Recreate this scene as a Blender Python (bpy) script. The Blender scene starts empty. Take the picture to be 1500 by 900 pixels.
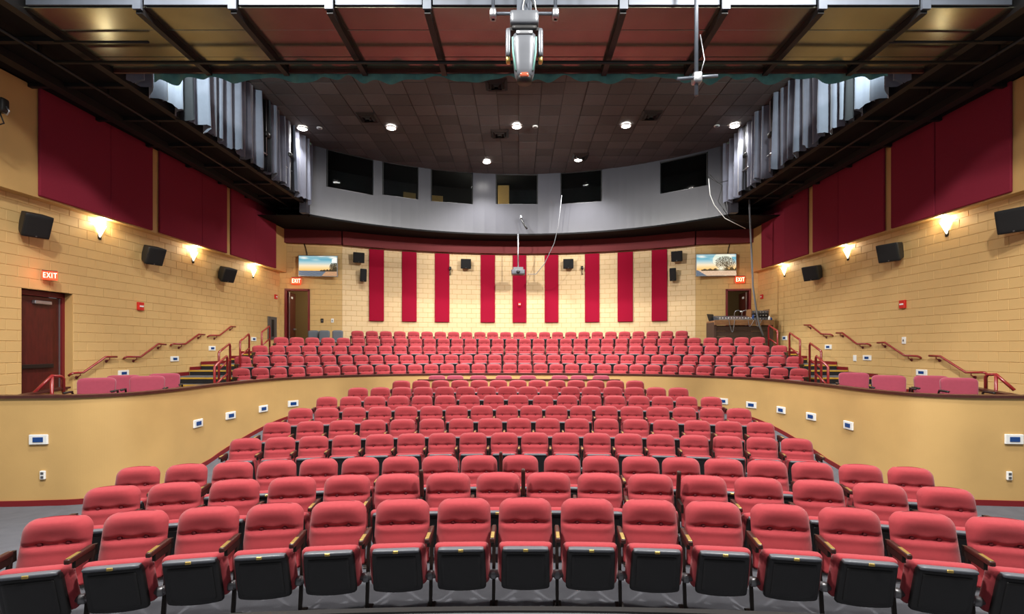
import bpy, bmesh, math, random
from mathutils import Vector, Matrix
random.seed(7)
scene = bpy.context.scene
C = scene.collection
PI = math.pi
F = 708.33; CX = 760.0; CY = 509.0; H = 2.17      # pixel focal length, vanishing point, eye height

# ------------------------------------------------------------------ camera
cam = bpy.data.cameras.new('camera'); cam.lens = 17.0; cam.sensor_width = 36.0
cam.shift_x = -(CX-750)/1500; cam.shift_y = (CY-450)/1500
cam.clip_start = 0.05; cam.clip_end = 100
co = bpy.data.objects.new('camera', cam); C.objects.link(co)
co.location = (0, 0, H); co.rotation_euler = (PI/2, 0, 0)
scene.camera = co
# ------------------------------------------------------------------ world, exposure
w = bpy.data.worlds.new('world'); scene.world = w; w.use_nodes = True
w.node_tree.nodes['Background'].inputs[0].default_value = (0.95, 0.97, 1.0, 1)
w.node_tree.nodes['Background'].inputs[1].default_value = 0.2
scene.view_settings.view_transform = 'Standard'; scene.view_settings.look = 'None'
scene.view_settings.gamma = 1; scene.view_settings.use_curve_mapping = False
scene.view_settings.exposure = 0.5
# ------------------------------------------------------------------ big lights
def spot(name, loc, target, watts, angle=100, blend=0.6, radius=0.25, col=(1, .97, .92)):
    l = bpy.data.lights.new(name, 'SPOT'); l.energy = watts; l.spot_size = math.radians(angle)
    l.spot_blend = blend; l.shadow_soft_size = radius; l.color = col
    o = bpy.data.objects.new(name, l); C.objects.link(o); o.location = loc
    o.rotation_euler = (Vector(target)-Vector(loc)).to_track_quat('-Z', 'Y').to_euler()
    return o
# work lights over the stage, behind and above the camera
for sx in (-1, 1):
    spot('stage_light', (sx*3.5, 1.5, 9.8), (sx*1.5, 8.5, .5), 2550, 125, .7, .3)
    spot('stage_light', (sx*4.6, 5.4, 9.2), (sx*3.6, 7.2, 0), 1300, 120, .7, .25)
    # lamps on the cross catwalk aimed at the rear wall
    spot('rear_wall_light', (sx*4.8, 9.0, 8.3), (-sx*3.0, 20.0, 2.2), 2500, 72, .5, .12, (1, .97, .92))
    # work lamps at the side catwalks that rake the drapes and the ceiling
    spot('catwalk_light', (sx*6.35, 9.0, 8.35), (sx*7.1, 12.2, 8.6), 330, 150, .6, .06, (.84, 1, .98))
# ------------------------------------------------------------------ helpers
def lin(c):
    return tuple(((v/255)/12.92 if v/255 <= .04045 else ((v/255+.055)/1.055)**2.4) for v in c)
MATS = {}
def mat(name, rgb, rough=.6, metal=0.0, var=0.0, vscale=8.0, bump=0.0, bscale=60.0, emit=0.0, spec=.5, objrand=0.0, sheen=0.0, stretch=None):
    m = bpy.data.materials.new(name); m.use_nodes = True
    nt = m.node_tree; b = nt.nodes['Principled BSDF']
    c = lin(rgb)+(1,)
    b.inputs['Base Color'].default_value = c
    b.inputs['Roughness'].default_value = rough; b.inputs['Metallic'].default_value = metal
    b.inputs['Specular IOR Level'].default_value = spec
    if sheen: b.inputs['Sheen Weight'].default_value = sheen; b.inputs['Sheen Roughness'].default_value = .5
    tc = nt.nodes.new('ShaderNodeTexCoord'); src = tc.outputs['Object']
    if stretch:
        mp = nt.nodes.new('ShaderNodeMapping'); mp.inputs['Scale'].default_value = stretch
        nt.links.new(src, mp.inputs[0]); src = mp.outputs[0]
    last = None
    if var:
        n = nt.nodes.new('ShaderNodeTexNoise'); n.inputs['Scale'].default_value = vscale; n.inputs['Detail'].default_value = 5
        nt.links.new(src, n.inputs['Vector'])
        mr = nt.nodes.new('ShaderNodeMapRange'); mr.inputs[1].default_value = .25; mr.inputs[2].default_value = .75
        mr.inputs[3].default_value = 1-var; mr.inputs[4].default_value = 1+var
        nt.links.new(n.outputs['Fac'], mr.inputs[0]); last = mr.outputs[0]
    if objrand:
        oi = nt.nodes.new('ShaderNodeObjectInfo')
        mr = nt.nodes.new('ShaderNodeMapRange'); mr.inputs[3].default_value = 1-objrand; mr.inputs[4].default_value = 1+objrand
        nt.links.new(oi.outputs['Random'], mr.inputs[0])
        if last:
            mu = nt.nodes.new('ShaderNodeMath'); mu.operation = 'MULTIPLY'
            nt.links.new(last, mu.inputs[0]); nt.links.new(mr.outputs[0], mu.inputs[1]); last = mu.outputs[0]
        else: last = mr.outputs[0]
    if last:
        hv = nt.nodes.new('ShaderNodeHueSaturation'); hv.inputs['Color'].default_value = c
        nt.links.new(last, hv.inputs['Value']); nt.links.new(hv.outputs[0], b.inputs['Base Color'])
    if bump:
        n2 = nt.nodes.new('ShaderNodeTexNoise'); n2.inputs['Scale'].default_value = bscale; n2.inputs['Detail'].default_value = 3
        nt.links.new(src, n2.inputs['Vector'])
        bp = nt.nodes.new('ShaderNodeBump'); bp.inputs['Strength'].default_value = bump; bp.inputs['Distance'].default_value = .01
        nt.links.new(n2.outputs['Fac'], bp.inputs['Height']); nt.links.new(bp.outputs[0], b.inputs['Normal'])
    if emit:
        b.inputs['Emission Color'].default_value = c; b.inputs['Emission Strength'].default_value = emit
    MATS[name] = m
    return m
mat('seat_red', (160, 56, 62), .85, var=.05, vscale=30, bump=.25, bscale=350, spec=.25, sheen=.2)
mat('seat_button', (96, 18, 28), .8)
mat('chair_pink', (150, 62, 80), .85, var=.05, vscale=20, bump=.2, bscale=300, spec=.25, sheen=.3)
mat('black_plastic', (21, 20, 20), .5, var=.15, vscale=12, bump=.1, bscale=200)
mat('pan_rim_highlight', (98, 101, 107), .38)  # black pan's top edge: overhead light put into a lighter grey
mat('brass', (196, 168, 96), .35, metal=.7)
mat('arm_wood', (60, 30, 24), .4, var=.3, vscale=25, stretch=(6, 1, 6))
mat('dark_metal', (48, 42, 38), .45, metal=.6)
mat('hinge_metal', (120, 120, 122), .4, metal=.7)
mat('gold_block', (206, 170, 112), .6, var=.03, vscale=3, bump=.25, bscale=90, objrand=.02)
mat('gold_joint', (190, 154, 98), .7)
mat('cream_block', (220, 190, 144), .6, var=.03, vscale=2, bump=.25, bscale=90)
mat('gold_paint', (200, 162, 102), .55, var=.08, vscale=1.3, bump=.08, bscale=60)
mat('panel_maroon', (134, 40, 58), .95, var=.05, vscale=40, bump=.3, bscale=400, spec=.15, objrand=.06)
mat('panel_crimson', (148, 14, 44), .95, var=.04, vscale=40, bump=.3, bscale=400, spec=.15)
mat('band_maroon', (104, 32, 34), .8, var=.05)
mat('black_paint', (8, 7, 8), .8, var=.2, spec=.2)
mat('black_steel', (9, 8, 9), .6)
mat('fascia_grey', (64, 64, 71), .3, var=.05, vscale=2, bump=.05, bscale=30)
mat('tile_dark', (70, 65, 64), .75, var=.08, vscale=10, bump=.2, bscale=200, objrand=.28)
mat('tile_grid', (20, 18, 18), .6)
mat('carpet', (98, 99, 105), .95, var=.12, vscale=6, bump=.5, bscale=300, spec=.1)
mat('step_black', (30, 28, 30), .8, var=.2, bump=.3, bscale=200)
mat('nosing_yellow', (206, 164, 58), .5)
mat('rail_red', (138, 34, 36), .28, spec=.7)
mat('trim_maroon', (122, 26, 30), .4)
mat('cap_wood', (70, 34, 28), .35, var=.2, vscale=10)
mat('door_wood', (74, 22, 18), .35, var=.35, vscale=5, stretch=(4, 4, .8))
mat('frame_red', (112, 24, 30), .4)
mat('steel', (170, 172, 176), .35, metal=.85, var=.06)
mat('galvanised', (84, 90, 100), .45, metal=.3, var=.1, vscale=5)
mat('catwalk_sheet', (140, 140, 122), .2, metal=.9, var=.12, vscale=2.5, bump=.05, bscale=6)
mat('drape_grey', (104, 108, 124), .7, var=.12, vscale=4, sheen=.4)
mat('drape_black', (24, 25, 32), .8, var=.2)
mat('valance_teal', (92, 150, 146), .6, var=.2, sheen=.3)
mat('teal_trim_and_light', (120, 170, 160), .6)
mat('speaker_black', (24, 24, 26), .6)
mat('speaker_cloth', (17, 17, 18), .85, bump=.3, bscale=500)
mat('white_plate', (232, 232, 228), .4)
mat('blue_lens', (26, 66, 128), .25)
mat('alarm_red', (200, 30, 26), .4)
mat('glass_lamp', (255, 236, 186), .4, emit=6)
mat('lamp_disc', (255, 250, 244), .4, emit=40)
mat('exit_red', (235, 58, 22), .4, emit=.9)
mat('exit_letter', (255, 226, 190), .4, emit=2.2)
mat('hose_grey', (120, 122, 126), .5)
mat('wood_plank', (138, 98, 62), .6, var=.3, vscale=9, stretch=(1, 6, 6))
mat('wood_dark', (66, 46, 34), .65, var=.35, vscale=9, stretch=(1, 6, 6))
mat('console_grey', (88, 90, 96), .4, metal=.3)
mat('chair_grey', (86, 90, 98), .45)
mat('stage_grey', (92, 94, 98), .7, var=.1)
mat('corridor', (150, 126, 84), .7)
mat('booth_dark', (16, 17, 19), .8)
mat('booth_lit', (150, 120, 66), .7)
mat('lens_orange', (170, 84, 60), .1)
mat('fixture_grey', (104, 107, 113), .35, metal=.3, var=.05)
gl = bpy.data.materials.new('window_glass'); gl.use_nodes = True
gb = gl.node_tree.nodes['Principled BSDF']; gb.inputs['Base Color'].default_value = (.8, .85, .88, 1)
gb.inputs['Roughness'].default_value = .03; gb.inputs['Transmission Weight'].default_value = 1.0; gb.inputs['IOR'].default_value = 1.2
MATS['window_glass'] = gl

class MB:
    def __init__(s): s.v = []; s.f = []; s.smooth = []
    def add(s, vs, fs, smooth=False, M=None):
        o = len(s.v)
        s.v += [tuple(M @ Vector(p)) if M else tuple(p) for p in vs]
        for f in fs: s.f.append(tuple(i+o for i in f)); s.smooth.append(smooth)
        return s
    def box(s, x0, x1, y0, y1, z0, z1, M=None):
        vs = [(x0,y0,z0),(x1,y0,z0),(x1,y1,z0),(x0,y1,z0),(x0,y0,z1),(x1,y0,z1),(x1,y1,z1),(x0,y1,z1)]
        return s.add(vs, [(0,3,2,1),(4,5,6,7),(0,1,5,4),(1,2,6,5),(2,3,7,6),(3,0,4,7)], M=M)
    def cbox(s, x0, x1, y0, y1, z0, z1, c=.005, M=None):
        """box with chamfered edges"""
        vs = []
        for sx in (0,1):
            for sy in (0,1):
                for sz in (0,1):
                    X=(x0,x1)[sx]; Y=(y0,y1)[sy]; Z=(z0,z1)[sz]
                    dx=(c,-c)[sx]; dy=(c,-c)[sy]; dz=(c,-c)[sz]
                    vs += [(X,Y+dy,Z+dz),(X+dx,Y,Z+dz),(X+dx,Y+dy,Z)]
        def i(sx,sy,sz,k): return (sx*4+sy*2+sz)*3+k
        fs = []
        for a in (0,1):
            q=[i(a,0,0,0),i(a,1,0,0),i(a,1,1,0),i(a,0,1,0)]; fs.append(q if a else q[::-1])
            q=[i(0,a,0,1),i(1,a,0,1),i(1,a,1,1),i(0,a,1,1)]; fs.append(q[::-1] if a else q)
            q=[i(0,0,a,2),i(1,0,a,2),i(1,1,a,2),i(0,1,a,2)]; fs.append(q if a else q[::-1])
        for a in (0,1):
            for b in (0,1):
                fs.append([i(0,a,b,1),i(1,a,b,1),i(1,a,b,2),i(0,a,b,2)])
                fs.append([i(a,0,b,0),i(a,1,b,0),i(a,1,b,2),i(a,0,b,2)])
                fs.append([i(a,b,0,0),i(a,b,1,0),i(a,b,1,1),i(a,b,0,1)])
        for a in (0,1):
            for b in (0,1):
                for d in (0,1): fs.append([i(a,b,d,0),i(a,b,d,1),i(a,b,d,2)])
        return s.add(vs, fs, M=M)
    def rbox(s, x0, x1, y0, y1, z0, z1, r=.03, n=5, fn=None, M=None):
        """rounded cushion-like box, optional deform"""
        cx,cy,cz=(x0+x1)/2,(y0+y1)/2,(z0+z1)/2; hx,hy,hz=(x1-x0)/2,(y1-y0)/2,(z1-z0)/2
        vs=[]; idx={}; fs=[]
        def pt(i,j,k):
            key=(i,j,k)
            if key in idx: return idx[key]
            t=lambda q: math.copysign(1-(1-abs(q/n*2-1))**1.6, q/n*2-1) if 0<q<n else q/n*2-1
            p=Vector((t(i)*hx,t(j)*hy,t(k)*hz))
            q=Vector((max(-hx+r,min(hx-r,p.x)),max(-hy+r,min(hy-r,p.y)),max(-hz+r,min(hz-r,p.z))))
            d=p-q
            if d.length>1e-9: p=q+d.normalized()*min(r, max(abs(d.x),abs(d.y),abs(d.z)))
            p=(p.x+cx,p.y+cy,p.z+cz)
            if fn: p=fn(*p)
            idx[key]=len(vs); vs.append(p); return idx[key]
        for a in range(n):
            for b in range(n):
                fs.append((pt(a,b,0),pt(a,b+1,0),pt(a+1,b+1,0),pt(a+1,b,0)))
                fs.append((pt(a,b,n),pt(a+1,b,n),pt(a+1,b+1,n),pt(a,b+1,n)))
                fs.append((pt(a,0,b),pt(a+1,0,b),pt(a+1,0,b+1),pt(a,0,b+1)))
                fs.append((pt(a,n,b),pt(a,n,b+1),pt(a+1,n,b+1),pt(a+1,n,b)))
                fs.append((pt(0,a,b),pt(0,a,b+1),pt(0,a+1,b+1),pt(0,a+1,b)))
                fs.append((pt(n,a,b),pt(n,a+1,b),pt(n,a+1,b+1),pt(n,a,b+1)))
        return s.add(vs, fs, True, M)
    def tube(s, pts, r, n=8, closed=False):
        pts=[Vector(p) for p in pts]; vs=[]; fs=[]
        up=None; m=len(pts)
        for i,p in enumerate(pts):
            if i==0: t=pts[1]-p
            elif i==m-1: t=p-pts[i-1]
            else: t=(pts[i+1]-p).normalized()+(p-pts[i-1]).normalized()
            t.normalize()
            if up is None: up=Vector((0,0,1)) if abs(t.z)<.9 else Vector((1,0,0))
            a=t.cross(up)
            if a.length<1e-6: a=t.cross(Vector((0,1,0)))
            a.normalize(); b=a.cross(t).normalized(); up=b
            rr=r[i] if isinstance(r,(list,tuple)) else r
            for k in range(n):
                q=2*PI*k/n; vs.append(p+a*math.cos(q)*rr+b*math.sin(q)*rr)
        for i in range(m-1):
            for k in range(n):
                fs.append((i*n+k,i*n+(k+1)%n,(i+1)*n+(k+1)%n,(i+1)*n+k))
        fs.append(tuple(range(n))[::-1]); fs.append(tuple((m-1)*n+k for k in range(n)))
        return s.add(vs, fs, True)
    def cyl(s, a, b, r, n=12): return s.tube([a,b], r, n)
    def prism(s, poly, z0, z1):
        """vertical prism over a plan polygon"""
        n=len(poly); vs=[(x,y,z0) for x,y in poly]+[(x,y,z1) for x,y in poly]
        fs=[tuple(range(n))[::-1], tuple(range(n,2*n))]+[(i,(i+1)%n,n+(i+1)%n,n+i) for i in range(n)]
        return s.add(vs, fs)
    def strip(s, inner, outer, z0, z1):
        """curb between two plan polylines of equal length; z0, z1 numbers or lists"""
        n=len(inner); g=lambda z,i: z[i] if isinstance(z,(list,tuple)) else z
        vs=[]; fs=[]
        for i in range(n):
            (a,b),(c,d)=inner[i],outer[i]
            vs+=[(a,b,g(z0,i)),(c,d,g(z0,i)),(c,d,g(z1,i)),(a,b,g(z1,i))]
        for i in range(n-1):
            o=i*4
            for k in range(4): fs.append((o+k,o+(k+1)%4,o+4+(k+1)%4,o+4+k))
        fs.append((0,3,2,1)); e=(n-1)*4; fs.append((e,e+1,e+2,e+3))
        return s.add(vs, fs)
    def mesh(s, name, m):
        me=bpy.data.meshes.new(name); me.from_pydata(s.v, [], s.f)
        me.polygons.foreach_set('use_smooth', s.smooth)
        bm=bmesh.new(); bm.from_mesh(me); bmesh.ops.recalc_face_normals(bm, faces=bm.faces); bm.to_mesh(me); bm.free()
        me.materials.append(MATS[m]); me.update(); return me
    def build(s, name, m, parent=None, loc=(0,0,0), rz=0):
        return link(name, s.mesh(name, m), parent, loc, rz)
def link(name, me, parent=None, loc=(0,0,0), rz=0):
    o=bpy.data.objects.new(name, me); C.objects.link(o)
    o.location=loc; o.rotation_euler=(0,0,rz)
    if parent: o.parent=parent
    return o
def tag(o, label, cat, group=None, kind=None):
    o['label']=label; o['category']=cat
    if group: o['group']=group
    if kind: o['kind']=kind
    return o
def thing(name, label, cat, loc=(0,0,0), rz=0, group=None):
    o=bpy.data.objects.new(name, None); C.objects.link(o); o.empty_display_size=.1
    o.location=loc; o.rotation_euler=(0,0,rz)
    return tag(o, label, cat, group)
def struct(o, label, cat):
    o['kind']='structure'; o['label']=label; o['category']=cat; return o
def rot(loc, rx=0, ry=0, rz=0):
    return Matrix.Translation(loc) @ Matrix.Rotation(rz,4,'Z') @ Matrix.Rotation(ry,4,'Y') @ Matrix.Rotation(rx,4,'X')
def P(x, y, Y): return Vector(((x-CX)/F*Y, Y, H-(y-CY)/F*Y))
def lerp(a, b, t): return a+(b-a)*t
def interp(tab, x):
    if x<=tab[0][0]: return tab[0][1]
    for (a,b),(c,d) in zip(tab, tab[1:]):
        if x<=c: return lerp(b,d,(x-a)/(c-a))
    return tab[-1][1]
def WX(Y, off=0): return 9.45-(Y-10.3)*.030-off      # half width of the hall
def wallp(x, y, off=0):
    """point on a side wall (or off in front of it) seen at a photo position -> location, rotation"""
    sd=-1 if x<CX else 1; u=abs(x-CX)/F; Y=12
    for _ in range(8): Y=WX(Y,off)/u
    return Vector((sd*WX(Y,off), Y, H-(y-CY)/F*Y)), (PI/2 if sd<0 else -PI/2)
BC, BR = 6.4, 14.4                                     # rear wall arc: centre and radius
def rearp(x, y, off=0):
    u=(x-CX)/F; Y=19
    for _ in range(30):
        X=u*Y; Y=BC+math.sqrt(max(0.1,(BR-off)**2-X*X))
    X=u*Y
    return Vector((X,Y,H-(y-CY)/F*Y)), -math.asin(X/BR)
def flankY(X): return lerp(18.6,19.02,(9.2-abs(X))/2.25)
def flankp(x, y, off=0):
    u=(x-CX)/F; Y=18.8
    for _ in range(10): Y=flankY(u*Y)-off
    return Vector((u*Y,Y,H-(y-CY)/F*Y))

# ================================================================== FLOORS
FL=[(-4,0),(5.2,0),(6.6,-.10),(7.6,-.16),(8.25,-.135),(9.15,-.02),(10.1,.10),(10.9,.24),(11.8,.36),(12.5,.47),(13.3,.56),(14.2,.62)]
def floorz(X,Y):
    z=interp(FL, Y+min(X*X,20.0)/(2*(Y+9.7)) if Y>2 else Y)
    k=max(0,min(1,(abs(X)-4.5)/1.4)); k=k*k*(3-2*k)
    return z-k*interp([(5,0),(6.8,.10),(7.6,.12),(8.6,.24),(9.6,.22),(11,.08),(12,0)],Y)
nx,ny=39,47; vs=[];fs=[]
for j in range(ny):
    for i in range(nx):
        X=lerp(-9.6,9.6,i/(nx-1)); Y=lerp(2.0,14.3,j/(ny-1)); vs.append((X,Y,floorz(X,Y)))
for j in range(ny-1):
    for i in range(nx-1): fs.append((j*nx+i,j*nx+i+1,(j+1)*nx+i+1,(j+1)*nx+i))
struct(MB().add(vs,fs,True).build('floor','carpet'),'grey-blue carpeted floor of the lower seating area','floor')
# stage apron right in front of the camera
def arc(R, cy, a0, a1, n): return [(R*math.sin(lerp(a0,a1,i/n)), cy+R*math.cos(lerp(a0,a1,i/n))) for i in range(n+1)]
SZ=.74
e_out=arc(17.0,-14.33,-.32,.32,40); e_in=arc(16.955,-14.33,-.32,.32,40); e_back=[(x,-3.0) for x,_ in e_in]
st=MB().strip(e_back,e_in,SZ-.25,SZ-.012).build('floor_stage','stage_grey')
struct(st,'grey stage floor edge at the bottom of the picture','floor')
MB().strip(e_in,e_out,0.0,SZ).build('edge_strip','black_steel',st)

# parapet that separates the lower seating from the side and rear tier
PT=1.42
half=[(-9.1,7.33),(-8.4,7.35),(-7.9,7.37),(-7.34,7.41),(-6.75,7.50),(-6.32,7.80),(-6.12,8.5),(-6.12,9.4),(-6.05,10.2),(-5.72,11.6),(-4.75,12.62),(-3.75,13.15),(-2.66,13.48),(-1.3,13.72),(0,13.8)]
ctrl=half+[(-x,y) for x,y in half[-2::-1]]
def catmull(p,n=16):
    out=[]
    for i in range(len(p)-1):
        a=Vector(p[max(i-1,0)]);b=Vector(p[i]);c=Vector(p[i+1]);d=Vector(p[min(i+2,len(p)-1)])
        for k in range(n):
            t=k/n; out.append(tuple(.5*((2*b)+(c-a)*t+(2*a-5*b+4*c-d)*t*t+(3*b-a-3*c+d)*t**3)))
    out.append(tuple(p[-1])); return out
path=catmull(ctrl)
def offset(p,d):
    out=[]
    for i in range(len(p)):
        a=Vector(p[max(i-1,0)]);b=Vector(p[min(i+1,len(p)-1)]); t=(b-a).normalized()
        out.append((p[i][0]+t.y*d, p[i][1]-t.x*d))
    return out
inn=offset(path,0.0); out_=offset(path,-.14)
fz=[floorz(x,y) for x,y in inn]
par=struct(MB().strip(inn,out_,[z-.25 for z in fz],PT-.03).build('wall_parapet','gold_paint'),'smooth gold curved parapet wall around the lower seating','wall')
MB().strip(offset(path,.03),offset(path,-.17),PT-.03,PT+.012).build('cap_rail','cap_wood',par)
struct(MB().strip(offset(path,.018),offset(path,.001),[z-.03 for z in fz],[z+.085 for z in fz]).build('baseboard_parapet','trim_maroon'),'maroon baseboard along the foot of the gold parapet','baseboard')

# upper tier: level platform behind the parapet, then five curved steps
T0=.77; TC=6.7
rowR=[9.3,10.3,11.2,12.15,13.1]; rowz=[.77,1.06,1.37,1.65,1.94]
poly=[(x,y) for x,y in out_]+[(9.4,18.6),(-9.4,18.6)]
tier=struct(MB().prism(poly,T0-.12,T0-.003).build('floor_tier','carpet'),'dark carpeted platform behind the parapet','floor')
def ringstep(r0,r1,z0,z1,xmax):
    n=40; a=math.asin(min(1,xmax/r0)); b=math.asin(min(1,xmax/r1))
    return [(r0*math.sin(lerp(-a,a,i/n)),TC+r0*math.cos(lerp(-a,a,i/n))) for i in range(n+1)],[(r1*math.sin(lerp(-b,b,i/n)),TC+r1*math.cos(lerp(-b,b,i/n))) for i in range(n+1)]
xm=[0,7.35,7.75,8.1,8.5]
for k in range(1,5):
    r0=rowR[k]-.48; r1=(rowR[k+1]-.48 if k<4 else 14.2)
    i_,o_=ringstep(r0,r1,0,0,xm[k])
    MB().strip(i_,o_,rowz[k-1]-.02,rowz[k]).build('tier_step','step_black',tier)
# aisle stairs along both side walls
stp=[(.915,10.75,11.15),(1.06,11.15,12.2),(1.215,12.2,12.6),(1.37,12.6,13.7),(1.51,13.7,14.15),(1.65,14.15,15.55),(1.795,15.55,16.05),(1.94,16.05,19.0)]
for sd,nm in ((-1,'left'),(1,'right')):
    s_=bpy.data.objects.new('stairs_'+nm,None); C.objects.link(s_); struct(s_,'dark aisle steps with yellow nosings along the %s wall'%nm,'stairs')
    s_.location=(0,0,0)
    for z,y0,y1 in stp:
        xi=interp([(10.5,6.75),(12.2,7.25),(13.7,7.6),(15.5,7.95),(19,8.2)],y0); xo=WX((y0+y1)/2)-.02
        a,b=(-xo,-xi) if sd<0 else (xi,xo)
        st1=MB().box(a,b,y0,19.0 if z>1.93 else y1+.02,T0,z).build('step','step_black',s_)
        MB().box(a,b,y0+.03,y1,z,z+.006).build('tread','carpet',st1)
        MB().box(a,b,y0-.012,y0+.03,z-.03,z+.01).build('nosing','nosing_yellow',st1)
        xb=WX(y0)-.025
        MB().box(min(sd*xb,sd*(xb-.02)),max(sd*xb,sd*(xb-.02)),y0,y1,z,z+.1).build('skirting','trim_maroon',s_)

# ================================================================== SIDE WALLS with blocks
BH=.2032; BL=.4064; LEDGE=5.05
full={}
def blockmesh(L,matn='gold_block'):
    key=(round(L,2),matn)
    if key in full: return full[key]
    j=.005;d=.007;c=.004; x=L/2-j; z=BH/2-j
    vs=[(-x,0,-z),(x,0,-z),(x,0,z),(-x,0,z),(-x+c,-d,-z+c),(x-c,-d,-z+c),(x-c,-d,z-c),(-x+c,-d,z-c)]
    fs=[(4,5,6,7),(0,1,5,4),(1,2,6,5),(2,3,7,6),(3,0,4,7),(3,2,1,0)]
    full[key]=MB().add(vs,fs).mesh('block',matn); return full[key]
def courses(s0,s1,z0,z1,zref,openings):
    """running bond: list of (sa,sb,zc); openings (a,b,lo,hi)"""
    out=[]; k0=math.floor((z0-zref)/BH); k1=math.ceil((z1-zref)/BH)
    for k in range(k0,k1):
        zc=zref+(k+.5)*BH
        segs=[(s0,s1)]
        for a,b,lo,hi in openings:
            if lo<zc<hi: segs=[q for (p,r) in segs for q in ((p,min(r,a)),(max(p,b),r)) if q[1]-q[0]>.03]
        for p,r in segs:
            st_=math.floor(p/BL)*BL+(BL/2 if k%2 else 0)
            if st_>p: st_-=BL
            x=st_
            while x<r-1e-6:
                a=max(p,x); b=min(r,x+BL)
                if b-a>.05: out.append((a,b,zc))
                x+=BL
    return out
DOOR=(9.22,10.25,.77,3.30)
wang=math.atan(.030)
for sd,nm in ((-1,'left'),(1,'right')):
    op=[DOOR] if sd<0 else []
    wm=MB()
    def slab(y0,y1,z0,z1):
        xa,xb=sd*WX(y0),sd*WX(y1)
        wm.add([(xa,y0,z0),(xb,y1,z0),(xb,y1,z1),(xa,y0,z1),(xa+sd*.3,y0,z0),(xb+sd*.3,y1,z0),(xb+sd*.3,y1,z1),(xa+sd*.3,y0,z1)],
               [(0,1,2,3),(4,7,6,5),(0,4,5,1),(3,2,6,7),(0,3,7,4),(1,5,6,2)])
    if sd<0:
        slab(6.2,DOOR[0],-.4,LEDGE); slab(DOOR[1],18.9,-.4,LEDGE); slab(DOOR[0],DOOR[1],DOOR[3],LEDGE); slab(DOOR[0],DOOR[1],-.4,DOOR[2])
    else: slab(6.2,18.9,-.4,LEDGE)
    wl=struct(wm.build('wall_'+nm,'gold_joint'),'gold painted concrete block wall on the %s side of the hall'%nm,'wall')
    bl=courses(7.6,18.6,.9,LEDGE,DOOR[3],op)
    bl=[b for b in bl if b[0]>8.2]
    bl.sort(key=lambda b:(b[0]))
    rz=(PI/2-wang) if sd<0 else (-PI/2+wang)
    stuff=MB()
    for i,(a,b,zc) in enumerate(bl):
        yc=(a+b)/2; loc=(sd*WX(yc),yc,zc); me=blockmesh(b-a)
        if i<300: link('block',me,wl,loc,rz)
        else: stuff.add([v.co for v in me.vertices],[tuple(p.vertices) for p in me.polygons],M=Matrix.Translation(loc)@Matrix.Rotation(rz,4,'Z'))
    o=stuff.build('far_blocks','gold_block',wl); o['kind']='stuff'
    # furred-out upper wall with ledge, above the sconces
    up=MB(); off=.24
    up.add([(sd*WX(6.2,off),6.2,LEDGE),(sd*WX(18.7,off),18.7,LEDGE),(sd*WX(18.7,off),18.7,7.6),(sd*WX(6.2,off),6.2,7.6),
            (sd*WX(6.2,-.2),6.2,LEDGE),(sd*WX(18.7,-.2),18.7,LEDGE),(sd*WX(18.7,-.2),18.7,7.6),(sd*WX(6.2,-.2),6.2,7.6)],
           [(0,1,2,3),(4,7,6,5),(0,4,5,1),(3,2,6,7),(0,3,7,4),(1,5,6,2)])
    uw=struct(up.build('wall_upper_'+nm,'gold_paint'),'gold upper wall above the ledge on the %s side'%nm,'wall')
    pxs=[(57,161),(161,223),(233,295),(295,332),(338,374),(374,404)] if sd<0 else [(1482,1371),(1370,1306),(1296,1229),(1229,1191),(1184,1150),(1150,1116)]
    names=['nearest','second nearest','third nearest','fourth nearest','fifth nearest','farthest']
    for (a,b),nn in zip(pxs,names):
        pa,_=wallp(a,300,off+.03); pb,_=wallp(b,300,off+.03); ya,yb=pa.y,pb.y
        yc=(ya+yb)/2; L=(yb-ya)/math.cos(wang)
        m=MB().cbox(-L/2,L/2,-.025,.03,0,2.2,.012)
        tag(m.build('acoustic_baffle','panel_maroon',None,(sd*WX(yc,off+.03),yc,LEDGE+.03),rz),'maroon fabric acoustic panel high on the %s wall, %s to the stage'%(nm,nn),'wall panel','maroon acoustic panels on the side walls')

# left side door in its deep opening
def flat_door(): pass
d0,d1,dz0,dz1=DOOR
yc=(d0+d1)/2; Xw=-WX(yc)
dr=struct(thing('door_1','dark red wooden exit door with push bar under the near lit exit sign','door',(Xw-.22,yc,dz0),PI/2-wang),'dark red wooden exit door with push bar under the near lit exit sign','door')
hw=(d1-d0)/2; hh=dz1-dz0
fr=MB(); fr.box(-hw,-hw+.06,-.05,.07,0,hh); fr.box(hw-.06,hw,-.05,.07,0,hh); fr.box(-hw,hw,-.05,.07,hh-.1,hh)
fr.build('door_frame','frame_red',dr)
lf=MB().cbox(-hw+.07,hw-.07,.0,.045,0.01,hh-.11,.004).build('door_leaf','door_wood',dr)
MB().cbox(-hw+.07,hw-.25,-.07,-.02,.98,1.06,.008).build('push_bar','dark_metal',lf)
MB().cbox(-.12,.22,-.08,-.0,hh-.26,hh-.19,.008).build('door_closer','steel',lf)
MB().box(hw-.085,hw-.068,-.02,.0,.02,hh-.11).build('edge_strip','steel',lf)
rv=MB(); rv.box(-hw-.02,-hw,-.22,.1,0,hh); rv.box(hw,hw+.02,-.22,.1,0,hh); rv.box(-hw,hw,-.22,.1,hh,hh+.02)
rv.build('reveal','gold_paint',dr)
MB().box(-hw,hw,.3,.34,0,hh).build('backing','black_paint',dr)

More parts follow.
